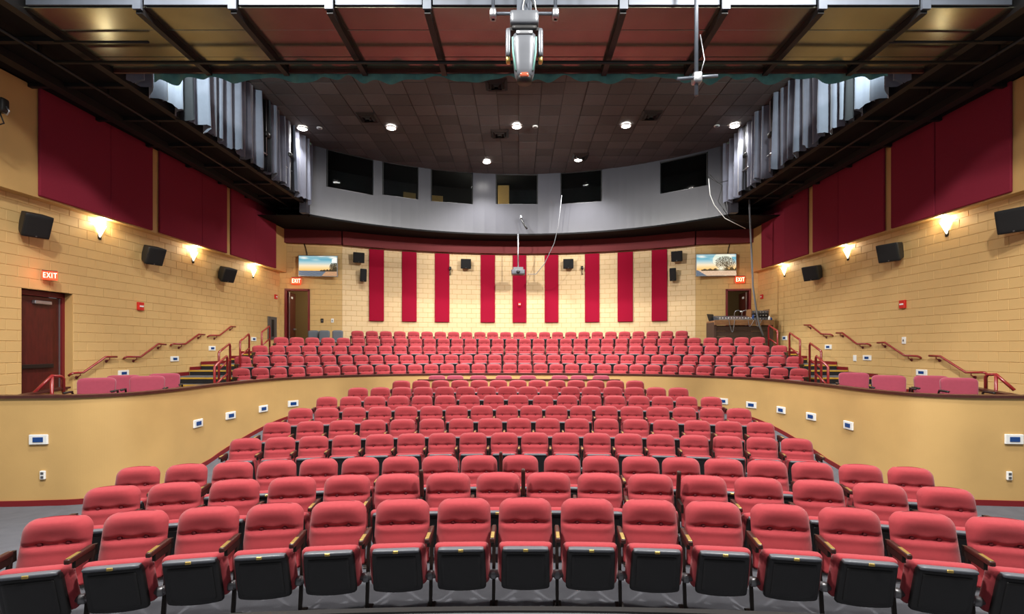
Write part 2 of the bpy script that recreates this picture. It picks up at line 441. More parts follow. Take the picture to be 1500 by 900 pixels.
# ================================================================== REAR WALL
TOPY=6.18
rw=MB(); n=60; a0=math.asin(6.95/BR)
pa=[(BR*math.sin(lerp(-a0,a0,i/n)),BC+BR*math.cos(lerp(-a0,a0,i/n))) for i in range(n+1)]
rw.strip(pa,[(x*1.02,y+.25) for x,y in pa],1.5,7.2)
rear=struct(rw.build('wall_rear','gold_joint'),'curved cream block rear wall behind the last row','wall')
st_=MB()
zr=4.43
for a,b,zc in courses(-a0*BR,a0*BR,1.9,TOPY,zr,[]):
    me=blockmesh(b-a,'cream_block'); ph=(a+b)/2/BR
    st_.add([v.co for v in me.vertices],[tuple(p.vertices) for p in me.polygons],M=Matrix.Translation((BR*math.sin(ph),BC+BR*math.cos(ph),zc))@Matrix.Rotation(-ph,4,'Z'))
st_.build('far_blocks','cream_block',rear)['kind']='stuff'
bi=[(x*.988,BC+(y-BC)*.988) for x,y in pa]
MB().strip(bi,pa,TOPY,7.2).build('maroon_band','band_maroon',rear)
MB().strip([(x*.982,BC+(y-BC)*.982) for x,y in pa],pa,TOPY-.02,TOPY+.05).build('band_lip','band_maroon',rear)
# flank walls with the two rear doors
for sd,nm,dx in ((-1,'left',(417,454)),(1,'right',(1063,1100))):
    fm=MB(); p0=Vector((sd*9.35,flankY(9.35))); p1=Vector((sd*6.95,flankY(6.95)))
    dd=(p1-p0); L=dd.length; dd.normalize()
    ang=math.atan2(dd.y,dd.x) if sd<0 else math.atan2(-dd.y,-dd.x)
    xd=sorted(flankp(q,450).x for q in dx)
    org=p0 if sd<0 else p1
    M=rot((org.x,org.y,0),rz=ang)
    s0=(xd[0]-org.x)/math.cos(ang); s1=(xd[1]-org.x)/math.cos(ang)
    for a,b,z0,z1 in ((0,s0,1.5,7.2),(s1,L,1.5,7.2),(s0,s1,4.43,7.2)): fm.box(a,b,0,.25,z0,z1,M=M)
    fo=struct(fm.build('wall_rear_'+nm,'gold_joint'),'flat gold block wall with the rear %s door and a wall screen'%nm,'wall')
    sf=MB()
    for a,b,zc in courses(0,L,1.9,TOPY,4.43,[(s0,s1,0,4.43)]):
        me=blockmesh(b-a); sf.add([v.co for v in me.vertices],[tuple(p.vertices) for p in me.polygons],M=M@Matrix.Translation(((a+b)/2,0,zc)))
    sf.build('far_blocks','gold_block',fo)['kind']='stuff'
    MB().box(0,L,-.17,0,TOPY,7.2,M=M).build('maroon_band','band_maroon',fo)
    # door opening, corridor and leaf standing open
    pm=M@Vector(((s0+s1)/2,0,1.94)); hw=(s1-s0)/2; hh=4.43-1.94
    lab='dark brown rear door standing open below the %s wall screen'%nm
    d=struct(thing('door_2' if sd<0 else 'door_3',lab,'door',pm,ang),lab,'door')
    fr=MB(); fr.box(-hw,-hw+.07,-.03,.25,0,hh); fr.box(hw-.07,hw,-.03,.25,0,hh); fr.box(-hw,hw,-.03,.25,hh-.07,hh)
    fr.build('door_frame','frame_red',d)
    hx=(-hw+.14) if sd<0 else (hw-.14)
    lm=rot((hx,.1,0),rz=(math.radians(88) if sd<0 else math.radians(-84)))
    sg=1 if sd<0 else -1
    lf=MB().box(min(0,sg*.78),max(0,sg*.78),0,.045,.02,hh-.12,M=lm).build('door_leaf','door_wood',d)
    MB().box(min(sg*.45,sg*.72),max(sg*.45,sg*.72),-.06,-.02,.92,.98,M=lm).build('lever_handle','steel',lf)
    MB().box(min(0,sg*.02),max(0,sg*.02),-.012,0,.02,hh-.12,M=lm).build('edge_strip','steel',lf)
    MB().box(min(sg*.22,sg*.42),max(sg*.22,sg*.42),-.008,0,hh-.35,hh-.27,M=lm).build('door_sign','white_plate',lf)
    co_=MB(); co_.box(-1.6,1.6,2.3,2.4,0,hh+.3); co_.box(-1.7,-1.6,.25,2.4,0,hh+.3); co_.box(1.6,1.7,.25,2.4,0,hh+.3); co_.box(-1.7,1.7,.25,2.4,hh+.3,hh+.4); co_.box(-1.7,1.7,.25,2.4,-.1,0)
    co_.build('corridor','corridor',d)
    cl=bpy.data.lights.new('corridor_light','POINT'); cl.energy=28 if sd<0 else 5; cl.shadow_soft_size=.2; cl.color=(1,.9,.7)
    cob=bpy.data.objects.new('corridor_light',cl); C.objects.link(cob); cob.location=M@Vector(((s0+s1)/2-sd*1.1,.7,1.94+hh-.3))

# crimson strips on the rear wall
strips=[(541,562),(589,610),(637,658),(704,725),(751,771),(798,818),(857,878),(905,927),(955,977)]
onm=['leftmost','second from the left','third from the left','fourth from the left','middle','fourth from the right','third from the right','second from the right','rightmost']
for (a,b),nn in zip(strips,onm):
    c,rz=rearp((a+b)/2,472.5,.03); ww=(b-a)/F*c.y
    zt=6.12; z0=H+(509-472.5)/F*20.6
    tag(MB().cbox(-ww/2,ww/2,-.05,.0,0,zt-z0,.01).build('acoustic_baffle','panel_crimson',None,(c.x,c.y,z0),rz),'tall crimson fabric strip on the rear wall, %s of nine'%nn,'wall panel','crimson strips on the rear wall')

# ================================================================== BOOTH FASCIA, CEILING
FC,FR=9.0,10.4; FB=6.72; CZ=9.1
fa1=math.asin(7.15/FR)
wins=[(478,547),(560,613),(631,693),(726,788),(821,882),(967,1037)]
wy=[(221,280),(240,289),(249,297),(255,299),(250,297),(230,278)]
def fasc(x,y=270):
    u=(x-CX)/F; Y=18
    for _ in range(60): Y=.5*Y+.5*(FC+math.sqrt(max(.1,FR*FR-(u*Y)**2)))
    return math.asin(u*Y/FR), Y
wa=[]
for (a,b),(t,bt) in zip(wins,wy):
    A,Ya=fasc(a); B,Yb=fasc(b); Ym=(Ya+Yb)/2
    wa.append((A,B,H-(bt-CY)/F*Ym,H-(t-CY)/F*Ym))
def fpt(a,r=0): return ((FR+r)*math.sin(a),FC+(FR+r)*math.cos(a))
fm=MB()
def fsec(a,b,z0,z1):
    n=max(2,int((b-a)/.03)); aa=[lerp(a,b,i/n) for i in range(n+1)]
    fm.strip([fpt(q) for q in aa],[fpt(q,.14) for q in aa],z0,z1)
cur=-fa1
for A,B,z0,z1 in wa:
    fsec(cur,A,FB,CZ+.05); fsec(A,B,FB,z0); fsec(A,B,z1,CZ+.05); cur=B
fsec(cur,fa1,FB,CZ+.05)
fas=struct(fm.build('wall_booth','fascia_grey'),'curved grey control booth front hanging above the rear seats','wall')
aa=[lerp(-fa1,fa1,i/50) for i in range(51)]
MB().strip([fpt(q,-.03) for q in aa],[fpt(q,.16) for q in aa],FB-.06,FB).build('bottom_trim','black_paint',fas)
# end pieces
for sd in (-1,1):
    x,y=fpt(sd*fa1)
    MB().box(min(x,x+sd*.25),max(x,x+sd*.25),y-.25,y+.4,FB,CZ).build('end_pier','fascia_grey',fas)
    MB().box(min(x-sd*.1,x+sd*.35),max(x-sd*.1,x+sd*.35),y-.3,y-.05,CZ-.06,CZ+.0).build('painted_teal_light','teal_trim_and_light',fas)  # teal light on the pier top, put in as a coloured strip
# booth shell behind the windows, and soffit below it
outer=[(r[0],r[1]) for r in [fpt(q,1.9) for q in aa]]
bs=MB(); bs.strip(outer,[fpt(q,2.0) for q in aa],FB,CZ); bs.strip([fpt(q,.02) for q in aa],outer,FB,FB+.05); bs.strip([fpt(q,.02) for q in aa],outer,CZ,CZ+.05)
bs.build('booth_shell','booth_dark',fas)
sof=MB().prism([fpt(q,.0) for q in aa]+[(9.4,16.6),(9.4,21.5),(-9.4,21.5),(-9.4,16.6)],FB-.02,FB+.0)
struct(sof.build('ceiling_soffit','black_paint'),'black soffit under the control booth','ceiling')
wn=['leftmost','second from the left','third from the left','fourth from the left','fifth from the left','rightmost']
for i,(A,B,z0,z1) in enumerate(wa):
    m=(A+B)/2; hw=FR*math.sin((B-A)/2); x,y=fpt(m)
    lb='dark control booth window, %s of six'%wn[i]
    wo=struct(thing('window_%d'%(i+1),lb,'window',(x,y+.04,z0),-m),lb,'window')
    f=MB(); t=.035; hh=z1-z0
    f.box(-hw,-hw+t,-.03,.06,0,hh); f.box(hw-t,hw,-.03,.06,0,hh); f.box(-hw,hw,-.03,.06,hh-t,hh)
    f.build('window_frame','black_steel',wo)
    MB().box(-hw,hw,-.03,.1,-.012,.012).build('window_sill','hinge_metal',wo)
    MB().box(-hw+t,hw-t,.015,.021,.03,hh-t).build('pane','window_glass',wo)
    if i in (1,2,3):
        xb=-hw+.05 if i!=1 else hw-.4
        tag(MB().cbox(xb,xb+(.5 if i!=3 else .48),.9,.95,.05,.55 if i!=3 else 1.1,.01).build('lit_board','booth_lit',None,(x,y+.1,z0),-m),'pale lit board inside the booth window, %s'%wn[i],'board')
    if i in (1,2,3,4):
        cm=MB(); cm.rbox(-.22,.3,.3,.55,.0,.12,.05,4); 
        tag(cm.build('desk_lamp_console' if i<4 else 'mixing_console','steel',None,(x,y+.1,z0+.03),-m),'low grey console on the desk inside the booth window, %s'%wn[i],'console')

bl_=bpy.data.lights.new('booth_lamp','POINT'); bl_.energy=22; bl_.shadow_soft_size=.1; bl_.color=(1,.9,.7)
blo=bpy.data.objects.new('booth_lamp',bl_); C.objects.link(blo); blo.location=(-1.4,19.62,8.2)
# ceiling of dark tiles
ce=MB(); Y0c=8.4
ce.box(-7.45,7.45,Y0c,19.6,CZ+.03,CZ+.08)
ceil=struct(ce.build('ceiling','tile_grid'),'dark suspended tile ceiling over the rear seats','ceiling')
tw,tl=.61,1.22
tme=MB().cbox(-tw/2+.010,tw/2-.010,-tw/2+.010,tw/2-.010,0,.02,.006).mesh('tile','tile_dark')
cnt=0; far=MB()
for j in range(19):
    y=Y0c+tw*(j+.5)
    for i in range(24):
        x=-7.32+tw*(i+.5)
        if FC+math.sqrt(max(0,(FR+.2)**2-x*x))<y-.2: continue
        lc=(x,y,CZ+.012+.005*((i*7+j*3)%3))
        if y<10.0: far.box(x-.295,x+.295,y-.295,y+.295,lc[2],lc[2]+.02); continue      # hidden above the catwalk
        cnt+=1
        if cnt<=300: link('tile',tme,ceil,lc)
        else: far.box(x-.295,x+.295,y-.295,y+.295,lc[2],lc[2]+.02)
far.build('other_tiles','tile_dark',ceil)['kind']='stuff'
def ceilp(x,y): Y=(CZ-H)*F/(CY-y); return Vector(((x-CX)/F*Y,Y,CZ))
# downlights
for k,((x,y),nn) in enumerate(zip([(443,187),(573,186),(757,184),(917,183),(1076,183),(713,236),(847,233)],['far left beside the drapes','left of centre, front line','centre, front line','right of centre, front line','far right beside the drapes','rear line, left one','rear line, right one'])):
    p=ceilp(x,y)
    t=thing('downlight','bright round ceiling downlight, '+nn,'ceiling light',p+Vector((0,0,-.04)),0,'lit downlights in the dark ceiling')
    m=MB(); n=20
    ring=[(.17*math.cos(2*PI*q/n),.17*math.sin(2*PI*q/n)) for q in range(n)]
    vs=[(a,b,0) for a,b in ring]+[(a*.8,b*.8,-.012) for a,b in ring]+[(a*.75,b*.75,.04) for a,b in ring]
    m.add(vs,[(q,(q+1)%n,n+(q+1)%n,n+q) for q in range(n)]+[(n+q,n+(q+1)%n,2*n+(q+1)%n,2*n+q) for q in range(n)],True)
    m.build('trim_ring','white_plate',t)
    m=MB(); m.add([(a*.75,b*.75,-.004) for a,b in ring]+[(0,0,-.02)],[(q,(q+1)%n,n) for q in range(n)],True); m.build('lamp','lamp_disc',t)
    spot('downlight_lamp',(p.x,p.y,p.z-.09),(p.x,p.y-.3,0),(170 if k in (0,4) else 900),122,.6,.1,(1,.98,.95))
for x,y,nn in ((784,185,'centre'),(468,187,'left'),(1050,184,'right')):
    p=ceilp(x,y); t=thing('small_downlight','small unlit round ceiling fitting near the %s downlight'%nn,'ceiling light',p+Vector((0,0,-.03)))
    MB().cyl((0,0,0),(0,0,.03),.085,16).build('trim_ring','white_plate',t); MB().cyl((0,0,-.004),(0,0,.01),.06,16).build('lens','hinge_metal',t)
for k,(x,y) in enumerate([(727,124),(539,172),(732,196),(953,169),(850,229)]):
    p=ceilp(x,y); t=thing('ceiling_vent','dark square ceiling air diffuser, '+['nearest one in the middle','left one','middle one between downlights','right one','farthest one by the rear right downlight'][k],'air vent',p+Vector((0,0,-.03)),0,'square ceiling diffusers')
    for q in range(3):
        s=.29-.09*q; z=-.02-.02*q
        m=MB(); m.add([(-s,-s,.03),(s,-s,.03),(s,s,.03),(-s,s,.03),(-s+.06,-s+.06,z),(s-.06,-s+.06,z),(s-.06,s-.06,z),(-s+.06,s-.06,z)],[(0,1,5,4),(1,2,6,5),(2,3,7,6),(3,0,4,7)])
        m.build('louvre','dark_metal',t)

# ================================================================== CATWALKS
XK=7.25; ZK=7.15
for sd,nm in ((-1,'left'),(1,'right')):
    t=thing('side_catwalk','black steel side catwalk below the drapes on the %s'%nm,'catwalk',(sd*8.2,7,ZK))
    t['kind']='structure'
    b=lambda a,c: (min(sd*a,sd*c)-sd*8.2,max(sd*a,sd*c)-sd*8.2)
    x=b(XK+.05,9.5); MB().box(*x,-1,11.8,0,.08).build('deck','black_paint',t)
    x=b(XK-.02,XK+.12); MB().box(*x,-1,9.6,-.1,.14).build('edge_beam','black_steel',t)
    x=b(8.55,8.75); MB().box(*x,-1,11.6,-.14,.0).build('inner_beam','black_steel',t)
    for q in range(9): x=b(XK+.1,9.3); MB().box(*x,-.6+q*1.35,-.52+q*1.35,-.07,0).build('cross_beam','black_steel',t)
    MB().cyl((sd*7.9-sd*8.2,-1,-.13),(sd*7.9-sd*8.2,10.2,-.13),.03,10).build('pipe','dark_metal',t)
    for q in range(8):
        yy=-.4+q*1.35; MB().box(sd*7.9-sd*8.2-.02,sd*7.9-sd*8.2+.02,yy,yy+.04,-.16,0).build('pipe_clamp','dark_metal',t)
    x=b(9.2,9.3); MB().box(*x,-1,11.8,0,2.2).build('back_wall','black_paint',t)
# grey drapes hanging along the side catwalks
def drape(y0,y1,sd,seed,z0,z1,gath=1.0):
    rnd=random.Random(seed); n=int((y1-y0)/.028); m=14; vs=[];fs=[]
    ph=[rnd.uniform(0,6.28) for _ in range(5)]
    for i in range(n+1):
        s=y0+(y1-y0)*i/n; hem=z0+.05*math.sin(s*9+ph[3])+.03*math.sin(s*23+ph[4])+.02*rnd.uniform(-1,1)
        for j in range(m+1):
            t=j/m; A=lerp(.10,.085,t)*gath
            f=A*math.sin(s*19+ph[0]+.9*math.sin(s*2.3+ph[1])+.4*t)+.45*A*math.sin(s*31+ph[1]+t)+.5*A*math.sin(s*6+ph[2])
            vs.append((sd*(-f),s-y0+.02*math.sin(s*13+t*3),lerp(hem,z1,t)))
    for i in range(n):
        for j in range(m): fs.append((i*(m+1)+j,(i+1)*(m+1)+j,(i+1)*(m+1)+j+1,i*(m+1)+j+1))
    return MB().add(vs,fs,True)
segs=[(8.75,10.15,'grey','nearest the stage'),(10.1,10.45,'black','first dark one'),(10.4,13.2,'grey','long one in the middle'),(13.15,13.6,'black','second dark one'),(13.55,14.9,'grey','fourth from the stage'),(14.85,15.15,'black','third dark one'),(15.1,16.45,'grey','beside the booth')]
for sd,nm in ((-1,'left'),(1,'right')):
    for k,(a,b,c,nn) in enumerate(segs):
        o=drape(a,b,sd,k*3+sd,0,CZ-7.08,1.2 if c=='black' else 1).build('drape','drape_'+c,None,(sd*(XK-.17+(.05 if c=='black' else 0)),a,7.08))
        tag(o,'%s pleated drape on the %s side, %s'%('black' if c=='black' else 'silver-grey',nm,nn),'drape','pleated drapes along the catwalks')
    # lamp bars in front of the drapes
    for x,y0,y1,kk in ((390 if sd<0 else 1130,198,228,'upper'),(424 if sd<0 else 1093,228,250,'lower')):
        Y=XK*.97/(abs(x-CX)/F); a=P(x,y0,Y); bq=P(x,y1,Y)
        t=thing('lamp_bar','small lamp bar with clamp in front of the %s drapes, %s one'%(nm,kk),'lamp bar',(a.x,a.y,bq.z))
        MB().cyl((0,0,0),(0,0,CZ-bq.z-.02),.018,8).build('pole','hinge_metal',t)
        MB().cyl((-.02,-.2,.05),(-.02,.2,.05),.02,8).build('cross_pipe','steel',t)
        MB().rbox(-.08,.08,-.1,.1,a.z-bq.z-.06,a.z-bq.z+.08,.04,4).build('lamp_head','black_plastic',t)

# cross catwalk over the front rows
t=thing('cross_catwalk','overhead catwalk with sheet metal underside and black beams crossing the hall','catwalk',(0,7.06,7.1)); t['kind']='structure'
bx=[-7.25,-5.53,-4.15,-2.75,-1.33,1.52,3.0,4.4,5.9,7.25]
for i in range(9):
    a,b=bx[i]+.01,bx[i+1]-.01
    for q,(y0,y1) in enumerate(((0,.5),(.5,1.2),(1.2,1.56))):
        MB().cbox(a,b,y0+.004,y1-.004,.03+.004*((i+q)%2),.05,.003).build('sheet_panel','catwalk_sheet',t)
for i,x in enumerate(bx[1:-1]):
    MB().box(x-.045,x+.045,-.02,1.6,-.07,.03).build('beam','black_steel',t)
    b=MB(); b.box(x-.06,x+.06,-.07,-.03,-.03,.3); b.build('bracket','galvanised',t)
for i in range(9):
    a,b=bx[i]+.08,bx[i+1]-.08
    MB().box(a,b,-.03,0,.055,.2).build('edge_channel','galvanised',t)
    k=max(2,int((b-a)/.42))
    for q in range(k): 
        x0=lerp(a,b,q/k); MB().box(x0+.03,x0+(b-a)/k-.07,-.02,.0,.2,.75).build('edge_plate','galvanised',t)
MB().box(-7.25,7.25,.02,.05,.05,1.2).build('back_plate','black_paint',t)
MB().cyl((-7.8,1.1,-.12),(7.8,1.1,-.12),.028,10).build('pipe','black_steel',t)
for sd in (-1,1): MB().cyl((sd*5.9,.65,-.06),(sd*7.4,.65,-.06),.02,8).build('short_pipe','black_steel',t)
MB().box(-7.25,7.25,1.56,1.6,-.03,.1).build('rear_angle','cap_wood',t)
MB().box(-7.4,7.4,0,1.6,1.15,1.2).build('top_deck','black_paint',t)
# teal scalloped valance
vs=[];fs=[];n=420;m=5
for i in range(n+1):
    x=-6.6+13.2*i/n; d=.10+.05*math.sin(x*4.6+math.sin(x*1.3))+.03*math.sin(x*11.1+1)
    for j in range(m+1):
        tt=j/m; vs.append((x,.05*math.sin(x*13+math.sin(x*2))*(1-tt*.5),.32-(.32+d)*(1-tt)))
for i in range(n):
    for j in range(m): fs.append((i*(m+1)+j,(i+1)*(m+1)+j,(i+1)*(m+1)+j+1,i*(m+1)+j+1))
tag(MB().add(vs,fs,True).build('valance','valance_teal',None,(0,8.70,7.08)),'teal scalloped valance hanging behind the cross catwalk','curtain')

# moving head light and pipes
c=P(768,20,6.5)
t=thing('hanging_pipe_frame','galvanised pipe trapeze hanging at the top centre','pipe frame',(c.x,6.5,c.z))
MB().cyl((-.46,0,0),(.46,0,0),.022,10).build('cross_pipe','galvanised',t)
for s in (-.42,.42):
    MB().cyl((s,.03,-.06),(s,.03,1.0),.024,10).build('drop_pipe','galvanised',t)
    MB().rbox(s-.045,s+.045,-.05,.08,-.06,.06,.02,3).build('clamp','steel',t)
for q,(dx,am) in enumerate(((-.05,.06),(.03,-.05),(.1,.08),(.16,.03))):
    pts=[(dx+am*math.sin(k*.8+q),-.06-.02*q,-.08+.12*k) for k in range(10)]
    MB().tube(pts,.007,6).build('cable','white_plate' if q%2 else 'black_plastic',t)
MB().box(-.1,.1,-.03,.05,-.05,.3).build('hanger_plate','galvanised',t)
hp=c+Vector((0,-.02,-.1))
t=thing('moving_head_light','grey moving head stage light hanging from the pipe at top centre','stage light',hp)
MB().rbox(-.19,.19,-.13,.13,-.12,.06,.03,5).build('base_box','fixture_grey',t)
MB().rbox(-.17,.17,-.11,.11,-.19,-.12,.03,4).build('yoke_neck','black_plastic',t)
for s in (-1,1):
    MB().rbox(s*.215-.035,s*.215+.035,-.09,.09,-.52,-.15,.03,5).build('yoke_arm','fixture_grey',t)
    MB().rbox(s*.215-.03,s*.215+.03,-.05,.05,-.58,-.5,.02,3).build('arm_foot','brass',t)
    MB().box(min(s*.1,s*.2),max(s*.1,s*.2),-.08,.08,-.19,-.15).build('yoke_bridge','black_plastic',t)
def hd(x,y,z):
    k=lerp(.72,1.0,max(0,min(1,(z+.85)/.45))); return (x*k, y*k-.02, z)
h=MB().rbox(-.165,.165,-.14,.14,-.82,-.22,.09,8,hd).build('head','fixture_grey',t)
MB().cyl((0,-.04,-.86),(0,-.04,-.78),.1,16).build('lens_ring','black_plastic',h)
MB().rbox(-.06,.06,-.15,-.06,-.84,-.77,.03,4).build('lens','lens_orange',h)
MB().rbox(-.11,.11,-.17,-.14,-.29,-.24,.01,3).build('top_grille','steel',h)
for s in (-1,1): MB().tube([(s*.155,-.11,-.3),(s*.15,-.12,-.5),(s*.115,-.115,-.74)],.014,6).build('side_trim','teal_trim_and_light',h)
p=P(1020,140,6.5)
t=thing('drop_pipe','bare galvanised drop pipe with a short crossbar, right of centre','pipe',p)
MB().cyl((0,0,0),(0,0,2.4),.027,12).build('pole','galvanised',t)
MB().cyl((-.27,-.04,.2),(.27,-.04,.24),.022,10).build('crossbar','galvanised',t)
MB().rbox(-.06,.06,-.08,.05,.15,.29,.025,4).build('clamp','steel',t)
MB().tube([(.02,-.05,.2),(.09,-.05,.45),(.04,-.03,.8)],.007,6).build('safety_cable','steel',t)
# small stage lamp clipped at the left edge
p,_=wallp(4,158,.9)
t=thing('clip_lamp','small black lamp on an arm at the left edge','stage light',p)
MB().rbox(-.12,.06,-.07,.07,-.08,.16,.04,4).build('lamp_head','black_plastic',t)
MB().tube([(-.03,0,-.05),(.07,0,-.12),(.11,0,-.06),(.06,0,.02)],.012,6).build('yoke','steel',t)
MB().tube([(-.05,0,-.08),(.0,.02,-.25),(-.2,.03,-.3),(-.6,.05,-.3)],.012,6).build('arm','black_plastic',t)

# ================================================================== SEATS
def backrest_mesh():
    nu,nv=18,40; zb,zt=.36,.86; vs=[];fs=[]
    def tilt(z): return -.125*(zt-z)/(zt-zb)
    def hwid(z):
        h=lerp(.236,.226,(z-zb)/(zt-zb)); r=.095
        if z>zt-r: h-= r-math.sqrt(max(0,r*r-(z-(zt-r))**2))
        return h
    for side in (0,1):
        for j in range(nv+1):
            v=j/nv; z=lerp(zb,zt,1-(1-v)**1.25)
            for i in range(nu+1):
                u=math.sin((i/nu*2-1)*PI/2*.999)*.999; x=u*hwid(z)
                e=max(abs(u)**7, max(0,(z-(zt-.035))/.035)**2.2)
                crown=-.012*u*u*max(0,(z-.7)/.16)
                if side==0:
                    y=-.045
                    g=math.exp(-((z-.665)/.014)**2); y+=.022*g
                    y-= .036*math.exp(-((z-.805)/.075)**2)*(1-.25*u**4)          # roll of the head pad
                    y-= .012*math.exp(-((z-.63)/.03)**2)
                    y-= .026*abs(u)**2.5*(1 if z>.66 else .2)*math.exp(-((z-.725)/.06)**2)
                    for s in (-1,1): y+=.024*math.exp(-(((x-s*.092)/.026)**2+((z-.672)/.022)**2))
                    y-=.012*math.exp(-((z-.55)/.07)**2)*(1-u*u)
                    y=lerp(y,.0,e)
                else: y=lerp(.045,.0,e)
                vs.append((x,y+tilt(z),z+crown))
    W=nu+1; N=W*(nv+1)
    for j in range(nv):
        for i in range(nu):
            fs.append((j*W+i,j*W+i+1,(j+1)*W+i+1,(j+1)*W+i)); fs.append((N+j*W+i,N+(j+1)*W+i,N+(j+1)*W+i+1,N+j*W+i+1))
        for i in (0,nu): fs.append((j*W+i,(j+1)*W+i,N+(j+1)*W+i,N+j*W+i))
    for i in range(nu): fs.append((i,i+1,N+i+1,N+i)); fs.append((nv*W+i,nv*W+i+1,N+nv*W+i+1,N+nv*W+i))
    return MB().add(vs,fs,True).mesh('backrest','seat_red')
def tip(x,y,z):    # tipped-up seat leans: top towards the stage, narrowed at the foot
    t=(z-.2)/.38; k=max(0,1-t*1.5); return (x*lerp(1.0,.965,min(1,max(0,t))), y-.10*t, z-.025*k*(1-(x/.23)**2))
SEAT={}
SEAT['back']=backrest_mesh()
SEAT['button']=MB().rbox(-.015,.015,-.009,.006,-.013,.013,.009,3).mesh('button','seat_button')
SEAT['cushion']=MB().rbox(-.232,.232,-.235,-.125,.21,.578,.05,8,tip).mesh('seat_cushion','seat_red')
def pan_fn(x,y,z):
    r=.05; top=.556
    if z>top-r: x*=(.2-r+math.sqrt(max(0,r*r-(z-(top-r))**2)))/.2*.25+.75
    return tip(x,y,z)
pm=MB().rbox(-.2,.2,-.275,-.215,.195,.556,.028,9,pan_fn)
SEAT['pan']=pm.mesh('seat_pan','black_plastic')
rim=MB()
rim.rbox(-.188,.188,-.288,-.225,.534,.567,.015,5,tip)
SEAT['rim']=rim.mesh('pan_rim_highlight','pan_rim_highlight')
SEAT['insert']=MB().rbox(-.16,.16,-.284,-.262,.235,.505,.009,6,tip).mesh('pan_insert','black_plastic')
SEAT['plate']=MB().cbox(-.02,.02,-.388,-.372,.541,.563,.003).mesh('number_plate','brass')
SEAT['arm']=MB().rbox(-.021,.021,-.30,.0,-.02,.02,.012,5).mesh('armrest','arm_wood')
SEAT['armplate']=MB().cbox(-.014,.014,-.285,-.16,.0195,.0215,.001).mesh('arm_plate','brass')
lg=MB(); lg.rbox(-.014,.014,-.02,.02,.0,.64,.01,4,lambda x,y,z:(x,y-.2+.10*(z/.64),z)); lg.cbox(-.035,.035,-.28,-.1,0,.012,.004)
lg.box(-.012,.012,-.32,-.06,.56,.64)
SEAT['leg']=lg.mesh('leg','dark_metal')
SEAT['hinge']=MB().cyl((-.055,-.215,.29),(.055,-.215,.29),.03,10).rbox(-.03,.03,-.25,-.18,.25,.32,.02,3).mesh('hinge','hinge_metal')
SP=.27
def seat(x,y,z,rz,label,group,lvl,last=False,up=False,narrow=1.0):
    t=thing('theater_seat',label,'theater seat',(x,y,z),rz,group)
    if narrow<.93: t.scale=(narrow/.93,1,1)
    b=link('backrest',SEAT['back'],t)
    if lvl<3:
        for s in (-1,1): link('button',SEAT['button'],b,(s*.092,-.074,.668))
    link('seat_cushion',SEAT['cushion'],t)
    p_=link('seat_pan',SEAT['pan'],t)
    link('pan_rim_highlight',SEAT['rim'],p_)
    if lvl<1: link('number_plate',SEAT['plate'],p_); link('pan_insert',SEAT['insert'],p_)
    for s in ((-1,1) if last else (-1,)):
        a=link('armrest',SEAT['arm'],t,(s*SP*narrow,-.10,.635))
        if up and s<0: a.rotation_euler=(math.radians(-78),0,0)
        if lvl<2: link('arm_plate',SEAT['armplate'],a)
        link('leg',SEAT['leg'],t,(s*SP*narrow,0,0))
        if lvl<2: link('hinge',SEAT['hinge'],t,(s*SP*narrow,0,0))
    return t
ordn=['','first','second','third','fourth','fifth','sixth','seventh','eighth','ninth','tenth','eleventh','twelfth','thirteenth','fourteenth','fifteenth','sixteenth','seventeenth','eighteenth','nineteenth','twentieth']
def nth(i,n):
    if i==0: return 'leftmost'
    if i==n-1: return 'rightmost'
    if i<n/2: return ordn[i+1]+' from the left'
    return ordn[n-i]+' from the right'
def place_row(px, Yc, cy, z, rowname, group, lvl, ups=()):
    n=len(px); R=Yc-cy; th=[]
    for x in px:
        u=(x-CX)/F; a=1+u*u; b=-2*cy; c=cy*cy-R*R
        Y=(-b+math.sqrt(b*b-4*a*c))/(2*a); th.append(math.atan2(u*Y,Y-cy))
    # smooth the measured angles with an odd cubic in the seat index
    s=[(i-(n-1)/2)/((n-1)/2) for i in range(n)]
    S=[[sum(q**(i+j) for q in s) for j in range(4)] for i in range(4)]; B=[sum(t_*q**i for q,t_ in zip(s,th)) for i in range(4)]
    for i in range(4):
        pv=S[i][i]
        for j in range(i+1,4):
            f=S[j][i]/pv
            for k in range(4): S[j][k]-=f*S[i][k]
            B[j]-=f*B[i]
    co=[0]*4
    for i in (3,2,1,0): co[i]=(B[i]-sum(S[i][k]*co[k] for k in range(i+1,4)))/S[i][i]
    for i,q in enumerate(s):
        a=co[0]+co[1]*q+co[2]*q*q+co[3]*q**3
        a=.35*a+.65*th[i] if abs(a-th[i])*R<.05 else a
        d=(co[1]+2*co[2]*q+3*co[3]*q*q)*2/(n-1)*R
        seat(R*math.sin(a),cy+R*math.cos(a),z,-a,'red tufted theater seat, %s in the %s'%(nth(i,n),rowname),group,lvl,i==n-1,i in ups,min(1.0,d*.5/SP))
